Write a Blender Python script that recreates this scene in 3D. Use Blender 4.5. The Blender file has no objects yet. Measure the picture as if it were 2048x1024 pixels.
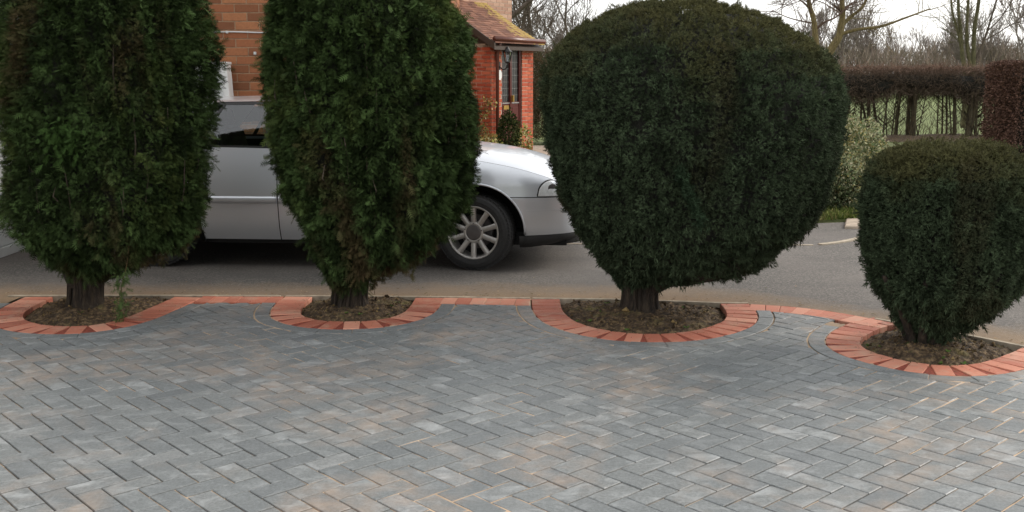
import bpy, math, random
import numpy as np
from mathutils import Vector, Matrix
rs = np.random.RandomState(7)
random.seed(7)
R = math.radians
S = bpy.context.scene
COL = S.collection

# ------------------------------------------------------------------ camera, light, exposure
cam_d = bpy.data.cameras.new('camera'); cam = bpy.data.objects.new('camera', cam_d); COL.objects.link(cam)
cam.location = (0, 0, 1.6); cam.rotation_euler = (R(90 - 9.92), 0, 0)
cam_d.sensor_width = 36; cam_d.lens = 36 * 2070 / 2048
cam_d.clip_start = 0.05; cam_d.clip_end = 900
S.camera = cam
W = bpy.data.worlds.new("World"); S.world = W; W.use_nodes = True
wn = W.node_tree; wn.nodes.clear()
SUN_AZ = Vector((0.90, 0.44, 0)).normalized(); SUN_EL = R(30)
sky = wn.nodes.new('ShaderNodeTexSky'); sky.sky_type = 'NISHITA'; sky.sun_disc = False
sky.sun_elevation = SUN_EL; sky.sun_rotation = math.atan2(SUN_AZ.x, SUN_AZ.y); sky.dust_density = 3; sky.air_density = 1
mixw = wn.nodes.new('ShaderNodeMix'); mixw.data_type = 'RGBA'; mixw.inputs[0].default_value = 0.85
mixw.inputs[7].default_value = (9.7, 9.7, 9.6, 1)       # high thin overcast
wn.links.new(sky.outputs[0], mixw.inputs[6])
bg = wn.nodes.new('ShaderNodeBackground'); bg.inputs[1].default_value = 0.132
wn.links.new(mixw.outputs[2], bg.inputs[0])
wo = wn.nodes.new('ShaderNodeOutputWorld'); wn.links.new(bg.outputs[0], wo.inputs[0])
sd = bpy.data.lights.new('sun', 'SUN'); sd.energy = 2.1; sd.angle = R(22); sd.color = (1, .93, .84)
sun = bpy.data.objects.new('sun', sd); COL.objects.link(sun)
tosun = Vector((SUN_AZ.x * math.cos(SUN_EL), SUN_AZ.y * math.cos(SUN_EL), math.sin(SUN_EL)))
sun.rotation_euler = tosun.to_track_quat('Z', 'Y').to_euler(); sun.location = (20, 10, 20)
S.view_settings.view_transform = 'Standard'; S.view_settings.look = 'None'
S.view_settings.exposure = 0.27; S.view_settings.gamma = 1; S.view_settings.use_curve_mapping = False
try:
    S.cycles.max_bounces = 6; S.cycles.transparent_max_bounces = 12
except Exception: pass

# ------------------------------------------------------------------ node material helpers
def mat(name, fn):
    m = bpy.data.materials.new(name); m.use_nodes = True
    nt = m.node_tree; nt.nodes.clear()
    out = nt.nodes.new('ShaderNodeOutputMaterial'); b = nt.nodes.new('ShaderNodeBsdfPrincipled')
    nt.links.new(b.outputs[0], out.inputs[0])
    N = NB(nt, b, out); fn(N); return m
class NB:
    def __init__(s, nt, b, out): s.nt, s.b, s.out = nt, b, out
    def n(s, t, **k):
        x = s.nt.nodes.new(t)
        for a, v in k.items(): setattr(x, a, v)
        return x
    def l(s, a, b): s.nt.links.new(a, b)
    def pos(s):
        return s.n('ShaderNodeNewGeometry').outputs['Position']
    def mapped(s, src, scale):
        m = s.n('ShaderNodeMapping'); m.inputs['Scale'].default_value = scale; s.l(src, m.inputs['Vector']); return m.outputs[0]
    def noise(s, vec, scale, detail=4, rough=.55, dist=0):
        x = s.n('ShaderNodeTexNoise'); x.inputs['Scale'].default_value = scale; x.inputs['Detail'].default_value = detail
        x.inputs['Roughness'].default_value = rough; x.inputs['Distortion'].default_value = dist
        s.l(vec, x.inputs['Vector']); return x.outputs['Fac']
    def ramp(s, fac, stops):
        r = s.n('ShaderNodeValToRGB'); e = r.color_ramp.elements
        while len(e) < len(stops): e.new(.5)
        for i, (p, c) in enumerate(stops):
            e[i].position = p; e[i].color = (*c, 1) if len(c) == 3 else c
        s.l(fac, r.inputs[0]); return r.outputs[0]
    def mr(s, fac, a, b, c=0, d=1):
        m = s.n('ShaderNodeMapRange'); m.inputs[1].default_value = a; m.inputs[2].default_value = b
        m.inputs[3].default_value = c; m.inputs[4].default_value = d; s.l(fac, m.inputs[0]); return m.outputs[0]
    def mix(s, fac, a, b, blend='MIX'):
        m = s.n('ShaderNodeMix'); m.data_type = 'RGBA'; m.blend_type = blend
        for i, v in ((0, fac), (6, a), (7, b)):
            if isinstance(v, (int, float)): m.inputs[i].default_value = v
            elif isinstance(v, tuple): m.inputs[i].default_value = (*v, 1)
            else: s.l(v, m.inputs[i])
        return m.outputs[2]
    def math(s, op, a, b):
        m = s.n('ShaderNodeMath'); m.operation = op
        for i, v in ((0, a), (1, b)):
            if isinstance(v, (int, float)): m.inputs[i].default_value = v
            else: s.l(v, m.inputs[i])
        return m.outputs[0]
    def attr(s, name): 
        a = s.n('ShaderNodeAttribute'); a.attribute_name = name; return a
    def base(s, c): 
        if isinstance(c, tuple): s.b.inputs['Base Color'].default_value = (*c, 1)
        else: s.l(c, s.b.inputs['Base Color'])
    def set(s, **k):
        for a, v in k.items():
            i = s.b.inputs[a.replace('_', ' ')]
            if isinstance(v, (int, float)): i.default_value = v
            else: s.l(v, i)
    def bump(s, h, strength=.3, dist=.01):
        b = s.n('ShaderNodeBump'); b.inputs['Strength'].default_value = strength; b.inputs['Distance'].default_value = dist
        s.l(h, b.inputs['Height']); s.l(b.outputs[0], s.b.inputs['Normal'])

def m_plain(name, c, rough=.6, metal=0, coat=0, spec=.5, var=.12, scale=20):
    def f(N):
        p = N.pos(); n = N.noise(p, scale, 4)
        c2 = tuple(x * (1 - var * 1.6) for x in c); c3 = tuple(min(1, x * (1 + var)) for x in c)
        N.base(N.ramp(n, [(.3, c2), (.7, c3)])); N.set(Roughness=rough, Metallic=metal)
        N.b.inputs['Coat Weight'].default_value = coat; N.b.inputs['Specular IOR Level'].default_value = spec
    return mat(name, f)
def f_paver(N):
    p = N.pos(); t = N.attr('tint').outputs['Fac']
    base = N.ramp(t, [(0, (.130, .141, .146)), (.35, (.152, .164, .167)), (.7, (.172, .182, .182)), (1, (.222, .228, .23))])
    g = N.noise(p, 70, 6, .9); base = N.mix(.55, base, N.ramp(g, [(.38, (.22, .22, .22)), (.5, (.5, .5, .5)), (.62, (.80, .80, .80))]), 'OVERLAY')
    cmb = N.n('ShaderNodeCombineXYZ'); N.l(N.math('MULTIPLY', t, 13), cmb.inputs[0]); N.l(N.math('MULTIPLY', t, 7), cmb.inputs[2])
    va = N.n('ShaderNodeVectorMath'); va.operation = 'ADD'; N.l(p, va.inputs[0]); N.l(cmb.outputs[0], va.inputs[1])
    big = N.noise(p, 1.1, 4, .6, .6)                      # sand brushed over the surface
    sand = N.mr(N.math('MULTIPLY', N.mr(big, .48, .68), N.mr(N.noise(va.outputs[0], 7, 4), .35, .7)), 0, .8, 0, .5)
    base = N.mix(sand, base, (.46, .32, .22))
    bl = N.noise(N.mapped(va.outputs[0], (1, 1.6, 1)), 6.5, 4, .65, .8)   # pale lime bloom
    blm = N.mr(N.math('MULTIPLY', N.mr(bl, .5, .74), N.mr(t, .2, 1, .3, 1)), 0, 1, 0, .6)
    base = N.mix(blm, base, (.52, .54, .55))
    dk = N.noise(p, 2.3, 3, .5); base = N.mix(N.mr(dk, .3, .48, .3, 0), base, (.12, .13, .135))
    N.base(base); N.set(Roughness=N.mr(N.noise(p, 30, 4), .3, .7, .42, .66)); N.bump(N.noise(p, 220, 3, .8), .35, .004)
    N.b.inputs['Specular IOR Level'].default_value = .55
M_PAVER = mat('charcoal_block', f_paver)
def f_redbrick(N):
    p = N.pos(); t = N.attr('tint').outputs['Fac']
    base = N.ramp(t, [(0, (.30, .070, .036)), (.35, (.43, .125, .07)), (.7, (.51, .175, .105)), (1, (.60, .27, .18))])
    base = N.mix(N.mr(N.noise(p, 90, 4, .7), .3, .7, 0, .4), base, (.55, .25, .18))
    base = N.mix(N.mr(N.noise(p, 6, 5, .7), .5, .72, 0, .6), base, (.50, .36, .26))
    base = N.mix(N.mr(N.noise(p, 14, 5, .75), .56, .74, 0, .45), base, (.20, .11, .07))
    N.base(base); N.set(Roughness=.75); N.bump(N.noise(p, 180, 3, .8), .4, .004)
M_RED = mat('red_block', f_redbrick)
M_WEDGE = m_plain('shaded_red_cut_block', (.24, .05, .028), .85, var=.3, scale=60)  # cut red block infill, colour darkened to stand for shade between the bricks
def f_sand(N):
    p = N.pos()
    c = N.ramp(N.noise(p, 3.0, 4, .6), [(.32, (.24, .18, .13)), (.5, (.46, .33, .22)), (.7, (.60, .45, .31))])
    N.base(c); N.set(Roughness=.95)
M_SAND = mat('jointing_sand', f_sand)
def f_asphalt(N):
    p = N.pos()
    g = N.noise(p, 48, 6, .95); c = N.ramp(g, [(.40, (.030, .028, .027)), (.5, (.082, .076, .070)), (.60, (.23, .21, .185))])
    pt = N.noise(p, 1.4, 2, .5, 1.5); c = N.mix(N.mr(pt, .56, .58, 0, .35), c, (.075, .068, .062))
    c = N.mix(N.mr(N.noise(p, .9, 5, .6), .35, .65, 0, .5), c, (.17, .15, .135))
    c = N.mix(N.mr(N.noise(N.mapped(p, (.25, 1.6, 1)), 1.7, 4, .6), .5, .7, 0, .35), c, (.07, .065, .062))
    s = N.n('ShaderNodeSeparateXYZ'); N.l(p, s.inputs[0])
    edge = N.math('ADD', s.outputs[1], N.mr(N.noise(p, 3, 5, .7), 0, 1, -.35, .35))
    edge = N.math('ADD', edge, N.mr(s.outputs[0], 1.4, 3.2, 0, 1.35))
    c = N.mix(N.mr(edge, 7.4, 8.0, .8, 0), c, (.27, .18, .10))     # soil washed against the edging
    N.base(c); N.set(Roughness=.85); N.bump(g, .6, .006)
M_ASPH = mat('worn_asphalt', f_asphalt)
def f_soil(N):
    p = N.pos(); n = N.noise(p, 28, 6, .7)
    c = N.ramp(n, [(.35, (.018, .011, .006)), (.5, (.068, .043, .023)), (.64, (.20, .135, .07))])
    m = N.mr(N.noise(p, 4.5, 4, .6), .55, .72, 0, .7); c = N.mix(m, c, (.17, .145, .05))
    N.base(c); N.set(Roughness=.95); N.bump(n, .8, .02)
M_SOIL = mat('garden_soil', f_soil)
def f_grass(N):
    p = N.pos(); c = N.ramp(N.noise(p, 1.1, 6, .65), [(.3, (.045, .055, .016)), (.5, (.085, .105, .026)), (.7, (.15, .16, .05))])
    N.base(c); N.set(Roughness=.9); N.bump(N.noise(p, 30, 4), .6, .04)
M_LAWN = mat('lawn', f_grass)
def f_field(N):
    p = N.pos(); c = N.ramp(N.noise(p, .12, 5, .6), [(.3, (.085, .115, .022)), (.6, (.115, .15, .032)), (.75, (.16, .17, .055))])
    N.base(c); N.set(Roughness=.9)
M_FIELD = mat('pasture', f_field)
def f_leaf(rough, spec=.25):
    def f(N):
        N.base(N.attr('col').outputs['Color']); N.set(Roughness=rough); N.b.inputs['Specular IOR Level'].default_value = spec
    return f
M_LEAF = mat('foliage', f_leaf(.75, .08)); M_LEAF2 = mat('dry_foliage', f_leaf(.8, .1))
def f_bark(c1, c2, c3):
    def f(N):
        p = N.pos(); n = N.noise(N.mapped(p, (1, 1, .22)), 38, 5, .65)
        N.base(N.ramp(n, [(.3, c1), (.52, c2), (.72, c3)])); N.set(Roughness=.9); N.bump(n, 1, .05)
    return f
M_BARK = mat('cypress_bark', f_bark((.012, .008, .006), (.038, .026, .017), (.085, .062, .040)))
M_BARKY = mat('sunlit_yellow_bark', f_bark((.09, .065, .030), (.19, .15, .062), (.30, .24, .10)))  # yellow of sunlight on the trunks is put into the bark colour
M_TWIG = mat('bare_twigs', f_bark((.055, .040, .030), (.10, .075, .056), (.16, .125, .095)))
M_TWIGR = mat('reddish_twigs', f_bark((.09, .055, .04), (.15, .095, .070), (.21, .15, .11)))
M_TWIGFAR = mat('far_twigs', f_bark((.17, .145, .125), (.25, .21, .18), (.33, .285, .25)))  # distance haze painted in as a paler twig colour
M_MOSSY = mat('mossy_bark', f_bark((.05, .045, .022), (.11, .10, .048), (.19, .17, .08)))
M_STEM = mat('hedge_stem', f_bark((.035, .028, .016), (.075, .062, .034), (.14, .115, .06)))
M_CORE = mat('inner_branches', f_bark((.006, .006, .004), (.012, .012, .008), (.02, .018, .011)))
def f_wallbrick(a, b, c):
    def f(N):
        p = N.pos(); t = N.attr('tint').outputs['Fac']
        base = N.ramp(t, [(0, a), (.5, b), (1, c)])
        base = N.mix(N.mr(N.noise(p, 45, 5, .7), .35, .7, 0, .35), base, tuple(x * .55 for x in a))
        N.base(base); N.set(Roughness=.9); N.bump(N.noise(p, 120, 4, .8), .4, .005)
    return f
M_BRK1 = mat('orange_brown_brick', f_wallbrick((.21, .08, .035), (.33, .118, .05), (.42, .18, .08)))
M_BRK2 = mat('bright_red_brick', f_wallbrick((.40, .07, .032), (.52, .105, .05), (.60, .16, .08)))
M_BRK3 = mat('buff_pink_brick', f_wallbrick((.42, .24, .17), (.52, .32, .23), (.58, .38, .28)))
M_MORT1 = m_plain('weathered_mortar', (.36, .24, .15), .95, var=.2, scale=30)
M_MORT2 = m_plain('pale_mortar', (.52, .42, .33), .95, var=.15, scale=30)
def f_tile(N):
    p = N.pos(); t = N.attr('tint').outputs['Fac']
    c = N.ramp(t, [(0, (.12, .052, .035)), (.6, (.19, .085, .055)), (1, (.26, .125, .08))])
    li = N.attr('lichen').outputs['Fac']
    m = N.mr(N.math('ADD', N.math('MULTIPLY', li, .55), N.mr(N.noise(p, 5, 6, .75), .25, .75, 0, 1)), .80, .92)
    c = N.mix(m, c, N.ramp(N.noise(p, 22, 4), [(.3, (.27, .18, .05)), (.7, (.44, .31, .09))]))
    N.base(c); N.set(Roughness=.9)
M_TILE = mat('clay_roof_tile', f_tile)
def f_paint(N):
    p = N.pos(); N.base(N.mix(N.mr(N.noise(p, 900, 2), .4, .6, 0, .4), (.63, .66, .71), (.72, .745, .79)))
    N.set(Metallic=.6, Roughness=.40); N.b.inputs['Coat Weight'].default_value = .8; N.b.inputs['Coat Roughness'].default_value = .06
M_PAINT = mat('silver_car_paint', f_paint)
M_BLACK = m_plain('black_plastic', (.014, .014, .015), .55)
M_RUBBER = m_plain('tyre_rubber', (.026, .026, .027), .7, var=.25, scale=60)
M_ALLOY = m_plain('silver_alloy', (.50, .48, .46), .42, metal=.6, var=.08)
M_CAP = m_plain('grey_hub_cap', (.13, .12, .12), .4, metal=.4)
M_DARK = m_plain('dark_cavity', (.008, .008, .008), .9)
M_SEAT = m_plain('dark_seat_cloth', (.03, .03, .033), .9)
def glassmat(name, tint, rough=.02):
    m = bpy.data.materials.new(name); m.use_nodes = True; nt = m.node_tree; nt.nodes.clear()
    o = nt.nodes.new('ShaderNodeOutputMaterial'); t = nt.nodes.new('ShaderNodeBsdfTransparent'); t.inputs[0].default_value = (*tint, 1)
    g = nt.nodes.new('ShaderNodeBsdfGlossy'); g.inputs['Roughness'].default_value = rough; g.inputs[0].default_value = (.95, .97, 1, 1)
    f = nt.nodes.new('ShaderNodeFresnel'); f.inputs[0].default_value = 1.9
    mx = nt.nodes.new('ShaderNodeMixShader'); nt.links.new(f.outputs[0], mx.inputs[0]); nt.links.new(t.outputs[0], mx.inputs[1]); nt.links.new(g.outputs[0], mx.inputs[2])
    nt.links.new(mx.outputs[0], o.inputs[0]); return m
M_GLASS = glassmat('tinted_window_glass', (.72, .82, .82)); M_CLEAR = glassmat('clear_glass', (.96, .97, .97))
M_LAMP = m_plain('headlamp_reflector', (.88, .89, .90), .4, metal=0, coat=1, var=.1, scale=30)
M_WHITE = m_plain('white_paint', (.80, .80, .78), .5, var=.05, scale=8)
M_OLDWHITE = m_plain('weathered_white_paint', (.62, .64, .63), .6, var=.1, scale=3)
M_MAROON = m_plain('maroon_painted_wood', (.10, .018, .014), .4, coat=.3)
M_BROWNW = m_plain('dark_brown_timber', (.05, .03, .02), .6)
M_PIPE = m_plain('brown_plastic_pipe', (.12, .035, .022), .35)
M_BRASS = m_plain('brass', (.65, .42, .12), .35, metal=.8)
M_CONC = m_plain('concrete_edging', (.40, .34, .26), .9, var=.25, scale=14)
M_SLAB = m_plain('pale_stone_slab', (.38, .31, .24), .9, var=.2, scale=12)
M_LEADGLASS = m_plain('leaded_glass', (.03, .03, .03), .35, coat=0, var=.3, scale=12)
M_LEAD = m_plain('lead_came', (.32, .32, .31), .5)
M_STONEW = m_plain('pale_pebble', (.62, .58, .52), .8)

# ------------------------------------------------------------------ mesh helpers
def tag(o, label=None, cat=None, group=None, kind=None):
    if label: o['label'] = label
    if cat: o['category'] = cat
    if group: o['group'] = group
    if kind: o['kind'] = kind
    return o
class MB:
    def __init__(s): s.V = []; s.F3 = []; s.F4 = []; s.FN = []; s.n = 0; s.A = {}
    def add(s, V, F3=None, F4=None, FN=None, **attrs):
        V = np.asarray(V, float).reshape(-1, 3); n = len(V)
        s.V.append(V)
        if F3 is not None and len(F3): s.F3.append(np.asarray(F3, int).reshape(-1, 3) + s.n)
        if F4 is not None and len(F4): s.F4.append(np.asarray(F4, int).reshape(-1, 4) + s.n)
        if FN: s.FN += [[i + s.n for i in f] for f in FN]
        for k, v in attrs.items():
            v = np.asarray(v, float)
            if v.ndim == 0: v = np.full(n, float(v))
            elif v.ndim == 1 and len(v) == 3 and k == 'col': v = np.tile(v, (n, 1))
            s.A.setdefault(k, []).append(v)
        s.n += n; return s
    def mesh(s, name, mats, smooth=False):
        me = bpy.data.meshes.new(name); V = np.concatenate(s.V)
        f3 = np.concatenate(s.F3) if s.F3 else np.zeros((0, 3), int); f4 = np.concatenate(s.F4) if s.F4 else np.zeros((0, 4), int)
        loops = [f3.ravel(), f4.ravel()] + [np.array(f) for f in s.FN]
        tot = [np.full(len(f3), 3), np.full(len(f4), 4), np.array([len(f) for f in s.FN], int)]
        loops = np.concatenate(loops).astype(np.int32); tot = np.concatenate(tot).astype(np.int32)
        me.vertices.add(len(V)); me.vertices.foreach_set('co', V.astype(np.float32).ravel())
        me.loops.add(len(loops)); me.loops.foreach_set('vertex_index', loops)
        me.polygons.add(len(tot)); st = np.concatenate([[0], np.cumsum(tot)[:-1]]).astype(np.int32)
        me.polygons.foreach_set('loop_start', st); me.polygons.foreach_set('loop_total', tot)
        me.update(calc_edges=True)
        me.polygons.foreach_set('use_smooth', np.full(len(tot), bool(smooth)))
        for k, v in s.A.items():
            a = np.concatenate(v)
            if a.ndim == 2:
                at = me.attributes.new(k, 'FLOAT_COLOR', 'POINT'); c = np.ones((len(a), 4), np.float32); c[:, :3] = a
                at.data.foreach_set('color', c.ravel())
            else:
                at = me.attributes.new(k, 'FLOAT', 'POINT'); at.data.foreach_set('value', a.astype(np.float32))
        for m in (mats if isinstance(mats, (list, tuple)) else [mats]): me.materials.append(m)
        return me
    def obj(s, name, mats, parent=None, smooth=False, base=(0, 0, 0)):
        if base != (0, 0, 0):
            s.V = [v - np.array(base) for v in s.V]
        o = bpy.data.objects.new(name, s.mesh(name, mats, smooth)); COL.objects.link(o)
        if parent is not None: o.parent = parent
        elif base != (0, 0, 0): o.location = base
        return o
def place(name, me, parent, loc=(0, 0, 0), rotz=0, rot=None):
    o = bpy.data.objects.new(name, me); COL.objects.link(o); o.parent = parent; o.location = loc
    o.rotation_euler = rot if rot else (0, 0, rotz); return o
def empty(name, loc, rotz=0, **k):
    o = bpy.data.objects.new(name, None); COL.objects.link(o); o.location = loc; o.rotation_euler = (0, 0, rotz); o.empty_display_size = .2
    return tag(o, **k)
BOXF = [[0, 3, 2, 1], [4, 5, 6, 7], [0, 1, 5, 4], [1, 2, 6, 5], [2, 3, 7, 6], [3, 0, 4, 7]]
def box(x0, x1, y0, y1, z0, z1):
    return np.array([(x0, y0, z0), (x1, y0, z0), (x1, y1, z0), (x0, y1, z0), (x0, y0, z1), (x1, y0, z1), (x1, y1, z1), (x0, y1, z1)], float)
def addbox(mb, x0, x1, y0, y1, z0, z1, M=None, **a):
    V = box(x0, x1, y0, y1, z0, z1)
    if M is not None: V = V @ np.array(M)[:3, :3].T + np.array(M)[:3, 3]
    mb.add(V, F4=BOXF, **a); return mb
def bevbox(x0, x1, y0, y1, z0, z1, b):
    """box with all edges chamfered"""
    import itertools
    V = []; idx = {}
    for s in itertools.product((0, 1), repeat=3):
        for ax in range(3):
            p = [(x0, x1)[s[0]], (y0, y1)[s[1]], (z0, z1)[s[2]]]
            for k in range(3):
                if k != ax: p[k] += b if s[k] == 0 else -b
            idx[s, ax] = len(V); V.append(p)
    F = []
    for ax in range(3):
        o = [k for k in range(3) if k != ax]
        for side in (0, 1):
            f = []
            for a, c in ((0, 0), (1, 0), (1, 1), (0, 1)):
                s = [0, 0, 0]; s[ax] = side; s[o[0]] = a; s[o[1]] = c; f.append(idx[tuple(s), ax])
            flip = (side == 0) ^ (ax == 1); F.append(f[::-1] if flip else f)
    for ax in range(3):
        o = [k for k in range(3) if k != ax]
        for a, c in itertools.product((0, 1), repeat=2):
            s0 = [0, 0, 0]; s0[o[0]] = a; s0[o[1]] = c; s1 = list(s0); s1[ax] = 1
            s0, s1 = tuple(s0), tuple(s1)
            f = [idx[s0, o[0]], idx[s1, o[0]], idx[s1, o[1]], idx[s0, o[1]]]; F.append(f)
    for s in itertools.product((0, 1), repeat=3): F.append([idx[s, 0], idx[s, 1], idx[s, 2]])
    return np.array(V, float), F
def poly_prism(P, z0, z1, ch=.003):
    """convex 2D polygon to chamfered prism without bottom"""
    P = np.asarray(P, float); n = len(P); c = P.mean(0); d = P - c; L = np.linalg.norm(d, axis=1, keepdims=True)
    I = c + d * np.maximum(0, (L - ch * 1.5)) / np.maximum(L, 1e-6)
    V = np.concatenate([np.c_[P, np.full(n, z0)], np.c_[P, np.full(n, z1 - ch)], np.c_[I, np.full(n, z1)]])
    F = [[i, (i + 1) % n, n + (i + 1) % n, n + i] for i in range(n)] + [[n + i, n + (i + 1) % n, 2 * n + (i + 1) % n, 2 * n + i] for i in range(n)]
    return V, F, [list(range(2 * n, 3 * n))]
def ccw(P):
    P = np.asarray(P); x, y = P[:, 0], P[:, 1]
    return P if (x * np.roll(y, -1) - np.roll(x, -1) * y).sum() > 0 else P[::-1]
def catmull(P, k=8):
    P = np.asarray(P, float); out = []
    Q = np.vstack([2 * P[0] - P[1], P, 2 * P[-1] - P[-2]])
    for i in range(1, len(Q) - 2):
        for t in np.arange(k) / k:
            a, b, c, d = Q[i - 1], Q[i], Q[i + 1], Q[i + 2]
            out.append(.5 * (2 * b + (c - a) * t + (2 * a - 5 * b + 4 * c - d) * t * t + (3 * b - a - 3 * c + d) * t ** 3))
    out.append(P[-1]); return np.array(out)
def tube(path, rad, n=6, ph=0, cap=True):
    path = np.asarray(path, float); rad = np.asarray(rad, float)
    rad = np.full(len(path), float(rad)) if rad.ndim == 0 else np.interp(np.linspace(0, 1, len(path)), np.linspace(0, 1, len(rad)), rad)
    T = np.gradient(path, axis=0); T /= np.linalg.norm(T, axis=1, keepdims=True) + 1e-9
    ref = np.tile(np.array([0, 0, 1.]), (len(path), 1)); ref[np.abs(T[:, 2]) > .9] = (1, 0, 0)
    if np.abs(T[:, 2]).max() > .9 and np.abs(T[:, 2]).min() < .95: ref[:] = (.35, .9, .1)
    A = np.cross(T, ref); A /= np.linalg.norm(A, axis=1, keepdims=True) + 1e-9; B = np.cross(T, A)
    th = np.arange(n) * 2 * math.pi / n + ph
    V = path[:, None] + rad[:, None, None] * (np.cos(th)[None, :, None] * A[:, None] + np.sin(th)[None, :, None] * B[:, None])
    m = len(path); i = np.arange(m - 1)[:, None] * n; j = np.arange(n)[None]; j2 = (j + 1) % n
    F = np.stack([i + j, i + n + j, i + n + j2, i + j2], -1).reshape(-1, 4)
    FN = [list(range(n)), list(range((m - 1) * n, m * n))[::-1]] if cap else None
    return V.reshape(-1, 3), F, FN
def addtube(mb, path, rad, n=6, cap=True, **a):
    V, F, FN = tube(path, rad, n, cap=cap); mb.add(V, F4=F, FN=FN, **a)
_ph = np.random.RandomState(3).uniform(0, 6.28, (24, 3)); _k = np.random.RandomState(4).normal(0, 1, (24, 3))
def nz(P, f, seed=0, oct=3):
    """cheap smooth noise about -1..1"""
    P = np.asarray(P, float); out = 0; amp = 1; tot = 0
    for o in range(oct):
        s = 0
        for q in range(4):
            k = _k[(seed * 5 + o * 4 + q) % 24]; s = s + np.sin((P @ (k / np.linalg.norm(k))) * f * (1 + .3 * q) + _ph[(seed * 3 + o * 4 + q) % 24, q % 3] + 1.7 * np.sin((P @ np.roll(k, 1)) * f * .5))
        out = out + amp * s / 4; tot += amp; amp *= .55; f *= 2.1
    return out / tot * 1.6

# ------------------------------------------------------------------ ground, road
def sheet(name, pts, z, m, kind='structure'):
    mb = MB(); P = np.array(pts, float); mb.add(np.c_[P, np.full(len(P), z)], FN=[list(range(len(P)))]); return tag(mb.obj(name, m), kind=kind)
gx = np.concatenate([np.linspace(-400, -40, 10), np.linspace(-30, 60, 46), np.linspace(80, 450, 10)]); gy = np.concatenate([[-60, -20], np.linspace(-8, 60, 35), np.linspace(70, 700, 22)])
X, Y = np.meshgrid(gx, gy); Z = -.09 + 0 * X
k = np.clip((Y - 60) / 400, 0, 1); Z = Z - .5 * 0
V = np.stack([X, Y, Z], -1).reshape(-1, 3); nx, ny = len(gx), len(gy)
i = (np.arange(ny - 1)[:, None] * nx + np.arange(nx - 1)[None]).ravel()
F = np.stack([i, i + 1, i + nx + 1, i + nx], -1)
tag(MB().add(V, F4=F).obj('field', M_FIELD), kind='structure')
sheet('road', [(-14, 6.87), (-3.62, 6.87), (-3.6, 7.42), (-3.0, 7.455), (-1.7, 7.44), (-.5, 7.405), (.15, 7.36), (.8, 7.315), (1.46, 7.215), (1.68, 7.19), (1.95, 7.115), (2.2, 6.96), (2.385, 6.76), (2.55, 6.585), (2.85, 6.27), (3.1, 5.97), (3.5, 5.6), (5.5, 3.7), (9, .5), (30, 0), (30, 14), (6.5, 11.5), (3.7, 11.35), (2.6, 11.1), (1.5, 11.0), (1.4, 24), (-14, 24)], -.004, M_ASPH)
# lawn with a rise towards the hedge
lx = np.linspace(1.4, 26, 60); ly = np.linspace(10.9, 27, 50); X, Y = np.meshgrid(lx, ly)
edge = np.interp(X, [1.4, 2.6, 3.7, 6.5, 26], [11.0, 11.1, 11.4, 11.6, 12.5])
Y = edge + (Y - 10.9) * (27 - edge) / 16.1
P = np.stack([X, Y, 0 * X], -1).reshape(-1, 3)
Z = .035 + .05 * np.clip((Y - edge) / 2, 0, 1) + .07 * np.exp(-((Y - 21.8) / 1.0) ** 2) * (X > 6) + (.018 * nz(P, 2.2)).reshape(X.shape)
Z = np.where(Y < edge + .05, -.03, Z)
nx = len(lx); i = (np.arange(len(ly) - 1)[:, None] * nx + np.arange(nx - 1)[None]).ravel()
tag(MB().add(np.stack([X, Y, Z], -1), F4=np.stack([i, i + 1, i + nx + 1, i + nx], -1)).obj('lawn', M_LAWN, smooth=True), kind='structure')
sheet('path', [(.35, 19.0), (1.38, 19.0), (1.38, 23.9), (.35, 23.9)], .003, M_SLAB)
def strip(name, path, w, z0, z1, m, **t):
    path = catmull(path, 6); T = np.gradient(path, axis=0); T /= np.linalg.norm(T, axis=1, keepdims=True); Nn = np.c_[-T[:, 1], T[:, 0]]
    a = path + Nn * w / 2; b = path - Nn * w / 2; n = len(path)
    V = np.concatenate([np.c_[a, np.full(n, z1)], np.c_[b, np.full(n, z1)], np.c_[a, np.full(n, z0)], np.c_[b, np.full(n, z0)]])
    i = np.arange(n - 1)
    F = np.concatenate([np.stack([i, i + 1, n + i + 1, n + i], -1)[:, ::-1], np.stack([i, i + 1, 2 * n + i + 1, 2 * n + i], -1), np.stack([n + i, n + i + 1, 3 * n + i + 1, 3 * n + i], -1)[:, ::-1]])
    return tag(MB().add(V, F4=F, FN=[[0, n, 3 * n, 2 * n], [n - 1, 2 * n - 1, 4 * n - 1, 3 * n - 1]]).obj(name, m), **t)
strip('kerb_edging', [(.2, 9.86), (.68, 9.84), (1.8, 9.79), (2.88, 9.765)], .035, -.03, .002, M_CONC, label='thin flush concrete edging line crossing the asphalt beyond the clipped round yew', cat='kerb')
strip('kerb_edging', [(2.95, 9.78), (3.19, 9.93), (3.49, 10.22), (3.85, 10.75), (4.1, 11.5)], .06, -.03, .008, M_CONC, label='pale curved concrete kerb edging sweeping away behind the smallest yew', cat='kerb')
b = np.array([(3.52, 10.84), (4.15, 10.78), (4.35, 11.42), (3.74, 11.48)]); V, F, FN = poly_prism(ccw(b), -.05, .03, .012)
tag(MB().add(V, F4=F, FN=FN).obj('stone_slab', M_SLAB), label='beige stone slab lying at the grass verge beside the variegated shrub', cat='slab')

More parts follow.
